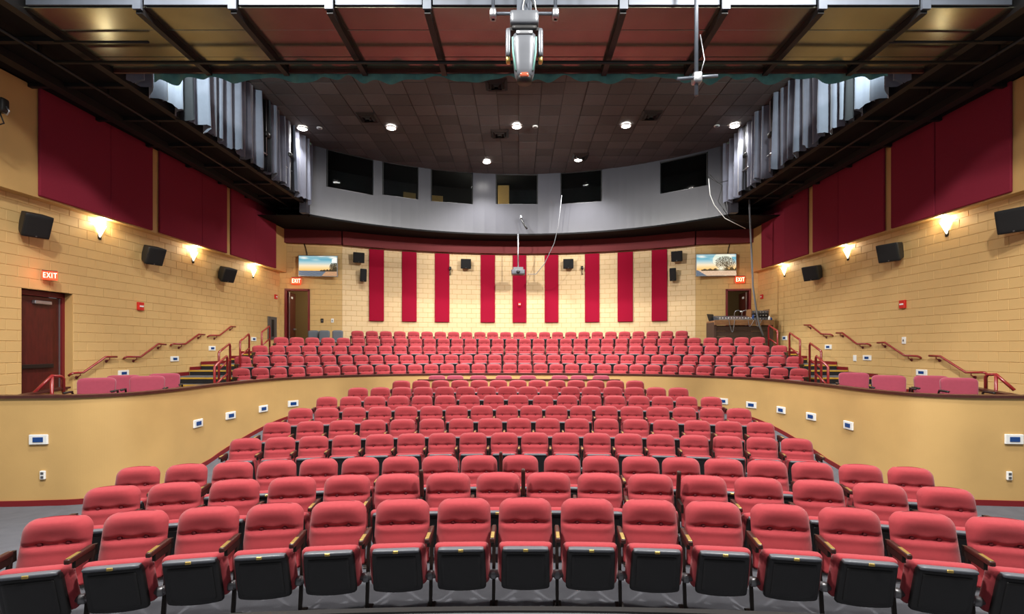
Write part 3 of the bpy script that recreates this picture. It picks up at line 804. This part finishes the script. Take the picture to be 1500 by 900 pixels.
rows=[
 ([88,203,310,405,497,591,680,769,860,950,1043,1140,1242,1347,1463],4.23,728,'front row',0,()),
 ([168,257,345,430,511,583,657,730,803,878,952,1029,1109,1197,1287,1382],5.08,691,'second row from the stage',0,(6,8,11)),
 ([204,275,343,407,468,529,587,644,701,762,825,880,938,996,1059,1122,1188,1259,1332],5.9,666,'third row from the stage',0,(9,)),
 ([361,411,460,508,557,603,648,693,739,783,828,874,920,967,1017,1065,1115,1166],8.25,633,'fourth row from the stage',1,(15,)),
 ([406,455,502,547,590,633,675.6,718,760,802,845,888,931,975,1021,1067,1113],9.15,612,'fifth row from the stage',1,()),
 ([441,479,519,556.6,595,632,669,706,743,778,815,851,888,925,963,1002,1042,1082],10.1,593.6,'sixth row from the stage',1,()),
 ([479,514,549.6,584,618.5,652,687.5,723,759,796,831,866,901,935.5,969.6,1005,1042],10.9,578.4,'seventh row from the stage',2,()),
 ([524.6,557.5,588.6,620,651.5,682,713,743.4,773.4,804,835.5,866,897.5,929,961,993.5],11.8,566,'eighth row from the stage',2,()),
 ([588,617,645.6,674,702,730,758.6,787,815.5,844,872.4,901,930],12.5,556.6,'ninth row from the stage',2,()),
]
for px,Yc,ty,nm,lvl,ups in rows:
    z=H-(ty-CY)/F*Yc-.862
    place_row(px,Yc,-9.7,z,nm,'seats in the '+nm,lvl,ups)
upper=[
 ([353,381,407,434,460.5,486.5,511.7,535.7,560,583.5,608,631.6,654.6,678,701,724,747,769,792,815,838,861.6,885,910,933,957,982,1006,1032,1060,1087,1114,1142,1171],'lowest row of the rear tier'),
 ([355,382,408,434,457,481,506,529,550.5,573,595,617.5,640,661.6,682.4,703.6,724.4,747.6,769,791,812,833,854,875.6,897,919,941.7,964,987,1011.7,1036,1060,1085,1112,1138,1165],'second row of the rear tier'),
 ([381,406.5,429.5,452,476,497,520,542,564,586,609,629.6,650,669,689,709,728,749,769,789,809,830,849,870,889,909,931,954,976.5,997.5,1019,1043,1067,1091,1116,1142],'third row of the rear tier'),
 ([411.5,434.5,457,480,503,525,547,568,588,609,629.6,650,670,689,709,729,749,769,789,809,829,849,870,890,911,932,952,973,994,1017,1041,1063.5,1086.5,1110],'fourth row of the rear tier'),
 ([523.5,544.6,565,585.4,605.8,625.6,645,664.4,683.5,703,721.5,740.5,759.7,778.6,797.8,816.8,836.2,855.7,875,895,915,935.4,956,977.4,998.7],'topmost row of the rear tier'),
]
for (px,nm),R,z in zip(upper,rowR,rowz):
    place_row(px,TC+R,TC,z,nm,'seats in the '+nm,2)

# loose upholstered chairs
def loose_chair(loc,rz,label,group,m='chair_pink',w=.27,arms=True):
    t=thing('upholstered_chair',label,'chair',loc,rz,group)
    MB().rbox(-w,w,-.02,.07,.40,.87,.04,12,lambda x,y,z:(x*lerp(.93,1,(z-.4)/.47)*(1 if z<.79 else (w-.08+math.sqrt(max(0,.0064-(z-.79)**2)))/w),y+.1*(z-.4),z)).build('backrest',m,t)
    MB().rbox(-w,w,-.47,.0,.38,.48,.04,6).build('seat',m,t)
    for sx in (-1,1):
        for yy in (-.42,-.02): MB().cyl((sx*(w-.03),yy,0),(sx*(w-.03),yy,.4),.014,8).build('leg','dark_metal',t)
        if arms:
            a=MB(); a.tube([(sx*(w+.03),.02,.46),(sx*(w+.035),.0,.62),(sx*(w+.035),-.05,.645),(sx*(w+.035),-.34,.645)],.016,6); a.rbox(sx*(w+.035)-.03,sx*(w+.035)+.03,-.34,-.04,.64,.665,.012,3)
            a.build('armrest','black_plastic',t)
    return t
grp='loose chairs on the side platforms'
for (x,y,Y,rz,lb) in [(140,555,8.35,.45,'smooth pink chair on the left side platform, nearest the left door'),(180,550,9.15,.5,'smooth pink chair at the back of the left platform, second from the door'),(215,553,8.9,.5,'smooth pink chair at the parapet on the left platform, third from the door'),(240,546,9.75,.5,'smooth pink chair on the left platform closest to the aisle steps'),
    (1251,545,10.1,-.5,'smooth pink chair on the right platform closest to the aisle steps'),(1303,547,9.1,-.45,'smooth pink chair on the right platform, second from the aisle steps'),(1366,550,9.0,-.4,'smooth pink chair on the right platform, partly hidden behind another'),(1407,552.6,8.35,-.35,'smooth pink chair on the right platform, farthest right')]:
    p=P(x,y,Y); loose_chair((p.x,p.y,T0),rz,lb,grp)
# box row with low wall behind the ninth row
R10=12.96+9.7
aa=[lerp(-.118,.118,i/16) for i in range(17)]
lw=[(R10*math.sin(q),-9.7+R10*math.cos(q)) for q in aa]; lw2=[((R10+.08)*math.sin(q),-9.7+(R10+.08)*math.cos(q)) for q in aa]
t=struct(MB().strip(lw,lw2,.3,1.29).build('wall_low','gold_paint'),'short low gold wall behind the ninth row of seats','wall')
MB().strip([(x*1.004,y-.03) for x,y in lw],[(x*1.004,y+.03) for x,y in lw2],1.29,1.315).build('cap_rail','cap_wood',t)
for k,x in enumerate([640,666.6,700.6,738,773.4,820,848,880.6]):
    q=P(x,550.5,13.5); p=P(x,550.5,13.5-.03*q.x**2)
    loose_chair((p.x,p.y,p.z-.87),-p.x/24,'pink chair peeking over the low wall, %s of eight'%nth(k,8),'chairs behind the low wall',w=.235,arms=False)
for k,x in enumerate([459,475,494.5]):
    p=P(x,486.5,18.2)
    loose_chair((p.x,p.y,1.94),.3,'grey stacking chair by the rear left door, %s'%['left one','middle one','right one'][k],'grey chairs by the rear door','chair_grey',.2,False)

# ================================================================== RAILINGS
grp='red aisle railings'
rl={-1:[((314.3,536.5,10.6),(333,521.7,11.3)),((320.6,516,11.8),(337,503.5,12.6)),((351.7,500,13.3),(365,489.5,14.2)),((383.4,486.7,15.0),(395,478,15.9))],
    1:[((1213,537,10.6),(1195,521.5,11.3)),((1203,514.5,11.8),(1186,503,12.6)),((1172,498,13.3),(1156.5,488,14.2)),((1139,485,15.0),(1126,477,15.9))]}
fy={0:(.77,.915),1:(1.06,1.215),2:(1.37,1.51),3:(1.65,1.94)}
rn=['lowest','second','third','topmost']
for sd in (-1,1):
    for k,(a,b) in enumerate(rl[sd]):
        A=P(*a); B=P(*b); z0,z1=fy[k]
        t=thing('stair_railing','red tube railing on the %s aisle steps, %s of four'%('left' if sd<0 else 'right',rn[k]),'railing',(A.x,A.y,z0),0,grp)
        d=B-A; hA=A.z-z0
        pts=[(0,0,0),(0,0,hA-.05),(d.x*.04,d.y*.04,hA+.0)]
        e=(d.x,d.y,d.z+hA)
        MB().tube([(0,0,0),(0,0,hA-.03),(d.x*.03,d.y*.03,hA),(d.x*.93,d.y*.93,hA+d.z*.97),(d.x,d.y,hA+d.z-.06),(d.x,d.y,z1-z0)],.027,10).build('loop','rail_red',t)
        MB().tube([(0,0,hA-.42),(d.x,d.y,hA+d.z-.42)],.022,8).build('mid_rail','rail_red',t)
        for q,zz in (((0,0),0),((d.x,d.y),z1-z0)): MB().cyl((q[0],q[1],zz),(q[0],q[1],zz+.015),.05,12).build('foot_plate','rail_red',t)
grp='wall handrails beside the aisle steps'
hr={-1:[[(107,547),(122,546),(155,523),(171,523)],[(186,523),(206,523),(232,504),(243,505)],[(254,504),(271,504.5),(291,490),(300,490.5)],[(308,491.5),(321.6,491.6),(338,478.6),(345,479)]],
    1:[[(1440.7,546),(1415,546),(1377,522),(1361,521.5)],[(1344,522),(1325,521),(1296,502),(1285,502.5)],[(1271,504),(1255,504),(1234,488),(1225,488)],[(1216,490),(1203,489.5),(1187,476.5),(1178,476.5)]]}
for sd in (-1,1):
    for k,pl in enumerate(hr[sd]):
        pts=[wallp(x,y,.09)[0] for x,y in pl]; o=pts[0].copy()
        t=thing('wall_handrail','dark red handrail on the %s wall, %s from the stage'%('left' if sd<0 else 'right',['nearest','second','third','fourth'][k]),'handrail',o,0,grp)
        loc=[p-o for p in pts]
        q=Vector((sd*.085,0,0))
        MB().tube([loc[0]+q+Vector((0,0,-.05)),loc[0]+q*.4+Vector((0,-.02,-.02)),loc[0],loc[1],loc[2],loc[3]],.024,10).build('rail','rail_red',t)
        for p0,f in ((lerp(loc[0],loc[1],.7),1),(lerp(loc[2],loc[3],.35),1)):
            br=MB(); br.tube([p0,p0+Vector((0,0,-.06)),p0+q+Vector((0,0,-.1))],.011,6); br.cyl(p0+q*.85+Vector((0,0,-.1)),p0+q+Vector((0,0,-.1)),.035,12)
            br.build('bracket','frame_red',t)
# door-side low walls and their rails
for sd,nm in ((-1,'left'),(1,'right')):
    o=Vector((sd*8.2,7.8,T0))
    lw_=struct(MB().add([(0,0,-.3),(sd*.1,0,-.3),(sd*.25,1.15,-.3),(sd*.15,1.15,-.3),(0,0,.56),(sd*.1,0,.56),(sd*.25,1.15,.64),(sd*.15,1.15,.64)],[(0,3,2,1),(4,5,6,7),(0,1,5,4),(1,2,6,5),(2,3,7,6),(3,0,4,7)]).build('wall_ramp_'+nm,'gold_paint',None,o),'low gold side wall with dark cap beside the %s platform'%nm,'wall')
    MB().add([(-sd*.03,-.05,.56),(sd*.13,-.05,.56),(sd*.28,1.18,.64),(sd*.12,1.18,.64),(-sd*.03,-.05,.59),(sd*.13,-.05,.59),(sd*.28,1.18,.67),(sd*.12,1.18,.67)],[(0,3,2,1),(4,5,6,7),(0,1,5,4),(1,2,6,5),(2,3,7,6),(3,0,4,7)]).build('cap_rail','cap_wood',lw_)
    pts=[(93,566),(93,552),(76,551),(50,576)] if sd<0 else [(1444,566),(1444,549),(1459,549),(1486,572)]
    q=[P(x,y,9.0-.5*i*.45) for i,(x,y) in enumerate(pts)]; o=q[0].copy(); o.z=T0
    t=thing('ramp_railing','red sloping railing by the %s platform end'%nm,'railing',o)
    L=[p-o for p in q]; L[0].z=0
    MB().tube([L[0],L[1]-Vector((0,0,.04)),lerp(L[1],L[2],.25),L[2],L[3]],.028,10).build('rail','rail_red',t)
    z2=L[2].z; MB().cyl((L[2].x,L[2].y,0),(L[2].x,L[2].y,z2),.026,10).build('post','rail_red',t)

# ================================================================== WALL FITTINGS
def speaker(loc,rz,w,h,d,tiltx,label,group,name='wall_speaker'):
    t=thing(name,label,'speaker',loc,rz,group)
    M=rot((0,-.06-d/2,0),rx=tiltx)
    def taper(x,y,z):
        k=1-.22*max(0,(y+d/2)/d); return tuple(M@Vector((x*k,y,z*k)))
    MB().rbox(-w/2,w/2,-d/2,d/2,-h/2,h/2,.02,5,taper).build('cabinet','speaker_black',t)
    MB().rbox(-w/2+.015,w/2-.015,-d/2-.015,-d/2+.01,-h/2+.015,h/2-.015,.012,5,lambda x,y,z:tuple(M@Vector((x,y,z)))).build('grille','speaker_cloth',t)
    MB().box(-.012,.012,-d/2-.018,-d/2-.013,-h/2+.03,-h/2+.05,M=M).build('badge','hinge_metal',t)
    MB().box(-.04,.04,-.12,0,-.05,.05).build('bracket','speaker_black',t)
    return t
grp='black wall speakers'
nm3=['nearest the stage','middle one','nearest the rear']
for x,y,k in ((63,330,0),(232,374,1),(338,402,2)):
    p,_=wallp(x,y,.28); speaker((-WX(p.y),p.y,p.z),PI/2-.42,.42,.46,.32,.45,'black speaker on the left block wall, '+nm3[k],grp)
for x,y,k in ((1476,323,0),(1297,370,1),(1185,400,2)):
    p,_=wallp(x,y,.28); speaker((WX(p.y),p.y,p.z),-PI/2+.42,.5,.46,.32,.3,'black speaker on the right block wall, '+nm3[k],grp)
for x,y,lb in ((524,379,'left of the crimson strips'),(682,388,'between the third and fourth crimson strips'),(833,388,'between the sixth and seventh crimson strips'),(993,377,'right of the crimson strips')):
    p,rz=rearp(x,y,.02); speaker(p,rz+.0,.44,.42,.26,.12,'small black speaker on the rear wall, '+lb,'small speakers on the rear wall')
for x,y,s in ((531,404,'left'),(987,403,'right')):
    p,rz=rearp(x,y,.05); speaker(p,rz,.26,.52,.22,.2,'narrow upright black speaker on the rear wall, %s one'%s,'upright speakers on the rear wall','upright_speaker')
for x,y,s in ((659,398,'left'),(853,397,'right')):
    p,rz=rearp(x,y,.03); t=thing('wall_hook_light','small black swivel fixture on the rear wall, %s one'%s,'fixture',p,rz)
    MB().tube([(0,0,-.15),(0,-.1,-.1),(0,-.12,.06)],.018,6).build('arm','black_plastic',t); MB().rbox(-.05,.05,-.2,-.06,.04,.18,.03,4).build('head','black_plastic',t)
# sconces
for sd,lst in ((-1,[(145,338),(282,375),(370,399)]),(1,[(1388,333),(1243,371),(1150,397)])):
    for k,(x,y) in enumerate(lst):
        p,rz=wallp(x,y,0)
        t=thing('wall_sconce','glowing triangular wall sconce on the %s wall, %s'%('left' if sd<0 else 'right',nm3[k]),'wall lamp',p,rz,'glowing wall sconces')
        m=MB(); n=8; top=[(.125*math.cos(PI*q/n),-.02-.11*math.sin(PI*q/n),.11) for q in range(n+1)]; bot=(0,-.02,-.17)
        m.add(top+[bot],[(q,q+1,n+1) for q in range(n)],True); m.build('shade','glass_lamp',t)
        MB().box(-.04,.04,-.02,0,-.19,.08).build('back_plate','dark_metal',t)
        MB().rbox(-.025,.025,-.045,.0,-.21,-.15,.012,3).build('finial','dark_metal',t)
        l=bpy.data.lights.new('sconce_lamp','POINT'); l.energy=17; l.shadow_soft_size=.06; l.color=(1,.88,.62)
        lo=bpy.data.objects.new('sconce_lamp',l); C.objects.link(lo); lo.location=p+Vector((-sd*.13,0,.2))
# fire alarms, cabinets, plates
def plate(name,loc,rz,w,h,label,cat,m1,m2=None,iw=.5,ih=.4,group=None,d=.03):
    t=thing(name,label,cat,loc,rz,group)
    MB().cbox(-w/2,w/2,-d,0,-h/2,h/2,.006).build('plate',m1,t)
    if m2: MB().cbox(-w*iw/2,w*iw/2,-d-.008,-d+.002,-h*ih/2,h*ih/2,.003).build('lens',m2,t)
    return t
for x,y,lb,s in ((204,449,'red fire alarm box on the left block wall',.2),(1324,446,'red fire alarm box on the right block wall',.2),(403,435,'small red alarm box at the rear left corner',.17),(1117,435,'small red alarm box at the rear right corner',.17)):
    p,rz=wallp(x,y); plate('fire_alarm',p,rz,s*.85,s,lb,'alarm','alarm_red','white_plate',.7,.2,d=.06)
grp='step lights with blue lens'
od=['first','second','third','fourth','fifth','sixth']
for sd,lst in ((-1,[(180,547),(255,526),(310,510.5),(371,497)]),(1,[(1351,546),(1271,524.5),(1214,508.5),(1150,495.5)])):
    for k,(x,y) in enumerate(lst):
        p,rz=wallp(x,y); plate('step_light',p,rz,.3,.14,'white step light on the %s block wall, %s from the stage'%('left' if sd<0 else 'right',od[k]),'step light','white_plate','blue_lens',.5,.45,grp)
for x,y,lb in ((1253,525,'thin white wall switch on the right block wall'),(1325,499,'white outlet plate high on the right block wall')):
    p,rz=wallp(x,y); plate('wall_plate',p,rz,.11,.17,lb,'wall plate','white_plate','hinge_metal' if x>1300 else None,.3,.3)
def parp(x,y):
    """point on the parapet face hit by a photo ray"""
    u=(x-CX)/F; best=None
    for (a,b),(c,d) in zip(inn,inn[1:]):
        f0=a-u*b; f1=c-u*d
        if f0*f1<=0 and abs(f0-f1)>1e-9:
            t_=f0/(f0-f1); X=lerp(a,c,t_); Y=lerp(b,d,t_)
            if best is None or Y<best[0].y:
                best=(Vector((X,Y,H-(y-CY)/F*Y)),math.atan2(d-b,c-a))
    return best
for k,(x,y) in enumerate([(58,644),(289,620.5),(337,609),(385,599),(429,591.5)]):
    p,rz=parp(x,y); plate('step_light',p,rz,.26,.15,'white step light on the left part of the gold parapet, %s from the stage'%od[k],'step light','white_plate','blue_lens',.55,.5,grp)
for k,(x,y) in enumerate([(1484,643.5),(1244,623.5),(1189,610.5),(1145,601),(1101,593.5),(1059,588)]):
    p,rz=parp(x,y); plate('step_light',p,rz,.26,.15,'white step light on the right part of the gold parapet, %s from the stage'%od[k],'step light','white_plate','blue_lens',.55,.5,grp)
for x,y,s in ((64,696,'left'),(1477,697,'right')):
    p,rz=parp(x,y); t=plate('wall_outlet',p,rz,.075,.13,'white wall outlet low on the %s parapet'%s,'outlet','white_plate')
    for z in (-.03,.03): MB().cbox(-.02,.02,-.036,-.028,z-.018,z+.018,.002).build('socket','hinge_metal',t)
for x,y,m,lb in ((472,470,'black_plastic','black wall switch by the rear left door'),(487,470,'white_plate','white wall switch by the rear left door')):
    p=flankp(x,y); plate('wall_switch',p,.18,.1,.16,lb,'switch',m,'hinge_metal',.3,.4)
p,rz=rearp(761,446,.08); plate('fire_alarm',p,0,.12,.16,'red alarm box on the middle crimson strip','alarm','alarm_red','white_plate',.8,.2,d=.05)
p,rz=wallp(398,481); t=plate('extinguisher_cabinet',p,rz,.62,.85,'grey recessed extinguisher cabinet at the rear left corner','cabinet','hinge_metal','black_plastic',.3,.75,d=.04)
# exit signs
def textmesh(body,size,m):
    cu=bpy.data.curves.new('letters','FONT'); cu.body=body; cu.size=size; cu.align_x='CENTER'; cu.align_y='CENTER'; cu.extrude=.003; cu.offset=0; cu.space_character=1.2
    o=bpy.data.objects.new('tmp',cu); C.objects.link(o); bpy.context.view_layer.update()
    me=bpy.data.meshes.new_from_object(o.evaluated_get(bpy.context.evaluated_depsgraph_get())); bpy.data.objects.remove(o); bpy.data.curves.remove(cu)
    me.materials.clear(); me.materials.append(MATS[m]); me.transform(Matrix.Rotation(PI/2,4,'X')); return me
ex=textmesh('EXIT',.22,'exit_letter')
for fn,x,y,lb,turn in ((wallp,73,404,'glowing red EXIT sign above the left side door',-.75),(flankp,434,412,'glowing red EXIT sign above the rear left door',0),(flankp,1084,410,'glowing red EXIT sign above the rear right door',0)):
    if fn is wallp: p,rz=wallp(x,y,.16); w_=.34
    else: p=flankp(x,y,.08); rz=.18*(1 if x<CX else -1); w_=.34
    t=thing('exit_sign',lb,'exit sign',p,rz+turn,'lit exit signs')
    if fn is wallp: t.scale=(.66,.66,.66)
    MB().cbox(-w_/2,w_/2,-.02,.02,-.13,.13,.006).build('panel','exit_red',t)
    k=link('letters',ex,t,(0,-.022,0)); k.scale=(.9*w_/max(.1,max(v.co.x for v in ex.vertices)*2),1,1)
    MB().cbox(-w_/2,w_/2,-.03,.03,.13,.155,.005).build('housing','black_plastic',t)
    MB().box(-.06,.06,.02,.09,.13,.16).build('mount','black_plastic',t)
    l=bpy.data.lights.new('exit_glow','POINT'); l.energy=2.2; l.color=(1,.16,.05); l.shadow_soft_size=.1
    lo=bpy.data.objects.new('exit_glow',l); C.objects.link(lo); lo.location=p+Vector((-.0,-.12,0)) if fn is not wallp else p+Vector((.14,-.05,0))

# wall screens with beach pictures
def mix(a,b,t): t=max(0,min(1,t)); return tuple(lerp(p,q,t) for p,q in zip(a,b))
def picture(kind,u,v,rnd):
    sky=[(0,(240,176,90)),(.15,(244,196,130)),(.35,(236,214,180)),(.55,(170,196,200)),(.75,(96,160,180)),(1,(150,180,184))]
    hz=.25
    if v>hz:
        t=(v-hz)/(1-hz)
        for (a,ca),(b,cb) in zip(sky,sky[1:]):
            if a<=t<=b: c=mix(ca,cb,(t-a)/(b-a)); break
        cl=math.sin(u*7+v*22)+.6*math.sin(u*17-v*9+1)
        if t>.62: c=mix(c,(246,236,222),.55*max(0,cl)*min(1,(t-.62)*4))
    else:
        c=mix((60,74,92),(120,128,140),.5+.5*math.sin(v*120+6*math.sin(u*9)))
        if kind==0: 
            if u>.72-.5*(hz-v): c=mix((196,150,110),(150,110,84),rnd.random()*.6)
        else: c=mix((196,160,130),(236,214,190),rnd.random()*.5) if u+v*.9>.26 else c
    if kind==0:
        d=math.hypot((u-.93)/.13,(v-.42)/.26)
        if v>hz-.02 and (d<1 and rnd.random()>.25*d or (u>.55 and v<hz+.04+.25*(u-.55)*abs(math.sin(u*40)) )): c=mix((40,34,24),(96,74,40),rnd.random()*.7)
        if u>.86 and v>.66 and math.hypot((u-1)/.16,(v-.72)/.2)<1: c=mix(c,(255,250,235),.85)
    else:
        d=math.hypot((u-.72)/.26,(v-.58)/.32); g=math.hypot((u-.62)/.14,(v-.33)/.16)
        if math.hypot((u-.66)/.25,(v-.72)/.36)<1: c=mix(c,(255,244,214),.7)
        if d<1 and v>.3 and rnd.random()>.2+.35*d*d: c=mix((44,36,28),(116,94,60),rnd.random())
        if u>.12 and v>.22 and v<.28+.1*abs(math.sin(u*23))*(u+.2): c=mix((50,44,30),(110,86,50),rnd.random())
        if g<1: c=mix((255,250,226),c,g)
    return c
def screen(kind,x0,x1,y0,y1,label):
    p=flankp((x0+x1)/2,(y0+y1)/2,.22); w_=(x1-x0)/F*p.y; h_=(y1-y0)/F*p.y
    rz=.08 if kind==0 else -.08
    t=thing('wall_screen',label,'television',p,rz)
    MB().cbox(-w_/2,w_/2,-.02,.04,-h_/2,h_/2,.008).build('bezel','steel',t)
    MB().box(-.2,.2,.04,.2,-.15,.15).build('wall_mount','black_plastic',t)
    nx_,ny_=110,62; rnd=random.Random(kind+3); vs=[];fs=[];cols=[]
    iw,ih=w_-.05,h_-.05
    for j in range(ny_):
        for i in range(nx_):
            a,b=i/nx_-.5,j/ny_-.5; k=len(vs)
            vs+=[(a*iw,-.024,b*ih),((a+1/nx_)*iw,-.024,b*ih),((a+1/nx_)*iw,-.024,(b+1/ny_)*ih),(a*iw,-.024,(b+1/ny_)*ih)]
            fs.append((k,k+1,k+2,k+3)); cols+=[lin(picture(kind,(i+.5)/nx_,(j+.5)/ny_,rnd))+(1,)]*4
    me=bpy.data.meshes.new('picture'); me.from_pydata(vs,[],fs)
    ca=me.color_attributes.new('screen','FLOAT_COLOR','POINT')
    ca.data.foreach_set('color',[q for c_ in cols for q in c_])
    if 'screen_mat' not in MATS:
        m=bpy.data.materials.new('screen_mat'); m.use_nodes=True; b=m.node_tree.nodes['Principled BSDF']
        at=m.node_tree.nodes.new('ShaderNodeAttribute'); at.attribute_name='screen'
        b.inputs['Base Color'].default_value=(.01,.01,.01,1); b.inputs['Roughness'].default_value=.25
        m.node_tree.links.new(at.outputs['Color'],b.inputs['Emission Color']); b.inputs['Emission Strength'].default_value=.85; MATS['screen_mat']=m
    me.materials.append(MATS['screen_mat']); link('picture',me,t)
    sg=1 if kind==0 else -1
    MB().tube([(-sg*w_*.3,.15,h_/2-.05),(-sg*w_*.33,.12,h_/2+.25),(-sg*w_*.4,.14,h_/2+.55)],.015,6).build('cable','black_plastic',t)
screen(0,438,494,374.5,405.5,'wall screen showing a sea beach at sunset above the rear left door')
screen(1,1020,1078,372,405,'wall screen showing a tree against a low sun above the rear right door')

# projector on a pole
p=P(759,398,19.3)
t=thing('ceiling_projector','grey projector hanging on a pole in front of the rear wall','projector',p)
MB().rbox(-.27,.27,-.2,.2,-.14,.06,.03,5).build('body','console_grey',t)
MB().cyl((0,-.23,-.04),(0,-.18,-.04),.07,16).build('lens','black_plastic',t)
MB().box(-.2,.2,-.12,.12,.06,.16).build('mount_box','hinge_metal',t)
MB().cyl((0,0,.1),(0,0,FB-p.z-.03),.03,10).build('pole','steel',t)
pts=[P(823,286,18.55),P(818,330,18.6),P(812,356,18.8),P(798,386,19.1),P(785,402,19.2),P(773,402,19.2)]
o=pts[0].copy(); tag(MB().tube([q-o for q in pts],.014,6).build('hanging_cable','hose_grey',None,o),'thin grey cable drooping from the booth to the projector','cable')
p=P(766,322,19.05)
t=thing('booth_camera','small black camera on an arm below the booth windows','camera',p)
MB().tube([(-.08,0,.1),(-.04,-.1,-.05),(.05,-.2,-.25),(.16,-.25,-.42)],.035,8).build('arm','black_plastic',t)
MB().rbox(-.12,-.03,-.12,.05,.02,.16,.03,4).build('head','steel',t)

# mixing desk at the rear right
o=Vector((P(1083,470,17.2).x,17.2,1.94)); W2=1.04
dz=3.1-1.94
t=thing('mixing_desk','wooden plank mixing desk in the rear right corner','desk',o)
for k in range(4): MB().cbox(-W2,W2,-.35+.175*k,-.18+.175*k,dz-.06,dz,.006).build('top_plank','wood_plank',t)
MB().cbox(-W2,W2,-.38,-.35,dz-.16,dz+.02,.006).build('front_board','wood_plank',t)
for k in range(5): MB().cbox(-W2+.08,W2-.08,-.3,-.26,.04+.19*k,.225+.19*k,.006).build('front_plank','wood_dark',t)
for s in (-1,1): MB().cbox(s*(W2-.05)-.05,s*(W2-.05)+.05,-.33,.35,0,dz-.06,.006).build('side_post','wood_dark',t)
top=o+Vector((0,0,dz))
t=thing('sound_console','grey sound mixing console lying on the wooden desk','mixing console',top+Vector((-.22,-.05,0)))
MB().add([(-.62,-.25,0),(.62,-.25,0),(.62,.28,0),(-.62,.28,0),(-.62,-.25,.06),(.62,-.25,.06),(.62,.28,.2),(-.62,.28,.2)],[(0,3,2,1),(4,5,6,7),(0,1,5,4),(1,2,6,5),(2,3,7,6),(3,0,4,7)]).build('body','console_grey',t)
for q in range(12): MB().box(-.55+.1*q,-.53+.1*q,-.15,-.1,.09,.115).build('fader','white_plate',t)
MB().box(-.62,.62,-.262,-.25,.0,.05).build('front_edge','steel',t)
t=thing('laptop','small dark laptop standing open on the left of the wooden desk','laptop',top+Vector((-.86,.05,0)),.5)
MB().box(-.16,.16,-.11,.11,0,.02).build('keyboard_base','black_plastic',t); MB().box(-.16,.16,-.01,.01,0,.26,M=rot((0,.11,.015),rx=-.35)).build('screen','black_plastic',t)
t=thing('equipment_rack','open rack of audio gear on the right end of the wooden desk','rack',top+Vector((.68,.05,0)))
for k in range(3):
    u_=MB().cbox(-.3,.3,-.18,.2,.02+.12*k,.125+.12*k,.008).build('rack_unit','black_plastic' if k%2 else 'console_grey',t)
    for q in range(5): MB().cyl((-.2+.1*q,-.2,.07+.12*k),(-.2+.1*q,-.18,.07+.12*k),.02,8).build('knob','steel',u_)
for s in (-1,1): MB().box(s*.31-.015,s*.31+.015,-.18,.2,0,.42).build('rack_side','wood_plank',t)
for k,(dx,m,h_) in enumerate(((.36,'blue_lens',.22),(.92,'white_plate',.16),(.98,'blue_lens',.12))):
    t=MB().tube([(0,0,0),(0,0,h_*.7),(0,0,h_*.85),(0,0,h_)],[.04,.04,.018,.018],10).build('bottle',m,None,top+Vector((dx,-.28,0)))
    tag(t,['blue bottle between console and rack on the desk','white bottle at the right end of the desk','short blue bottle at the right end of the desk'][k],'bottle')
for k,dx in enumerate((-.62,.05,.32)):
    pts=[Vector((dx,-.3,.06)),Vector((dx+.05,-.42,.05)),Vector((dx+.12,-.4,-.2)),Vector((dx+.2,-.41,-.12 if k else -.4)),Vector((dx+.28,-.4,.03))]
    tag(MB().tube(catmull([tuple(q) for q in pts]),.009,6).build('desk_cable','hose_grey',None,top),'grey cable hanging over the desk front, %s'%['left one','middle one','right one'][k],'cable')
for k,dx in enumerate((-.05,.22)):
    t=thing('gooseneck_lamp','small gooseneck lamp over the sound console, %s one'%['left','right'][k],'lamp',top+Vector((dx,.28,0)))
    MB().tube([(0,0,0),(0,0,.3),(.03,-.03,.38),(.1,-.08,.4),(.18,-.1,.36)],.011,6).build('neck','steel',t); MB().rbox(.16,.24,-.13,-.07,.33,.38,.02,3).build('head','white_plate',t)
# cable bundles from the right catwalk and booth corner
pts=[P(1097,285,16.3),P(1100,350,16.4),P(1103,420,16.5),P(1108,455,16.6),P(1112,476,16.75),P(1118,492,16.75)]
o=pts[0].copy(); tag(MB().tube([q-o for q in catmull([tuple(q) for q in pts])] if False else [q-o for q in pts],.032,8).build('cable_bundle','hose_grey',None,o),'thick grey cable bundle dropping from the catwalk to the mixing desk','cable')
for k,pl in enumerate(([(1036,258),(1052,268),(1070,264)],[(1038,262),(1040,285),(1046,300),(1062,320),(1092,335)],[(1040,256),(1058,272),(1052,295),(1070,322),(1096,326)])):
    pts=[P(x,y,16.2) for x,y in pl]; o=pts[0].copy()
    tag(MB().tube([q-o for q in pts],.012,6).build('loose_cable','white_plate' if k==1 else 'black_plastic',None,o),'loose %s cable at the right end of the booth, %s'%('white' if k==1 else 'black',['short top one','long drooping one','inner looping one'][k]),'cable')
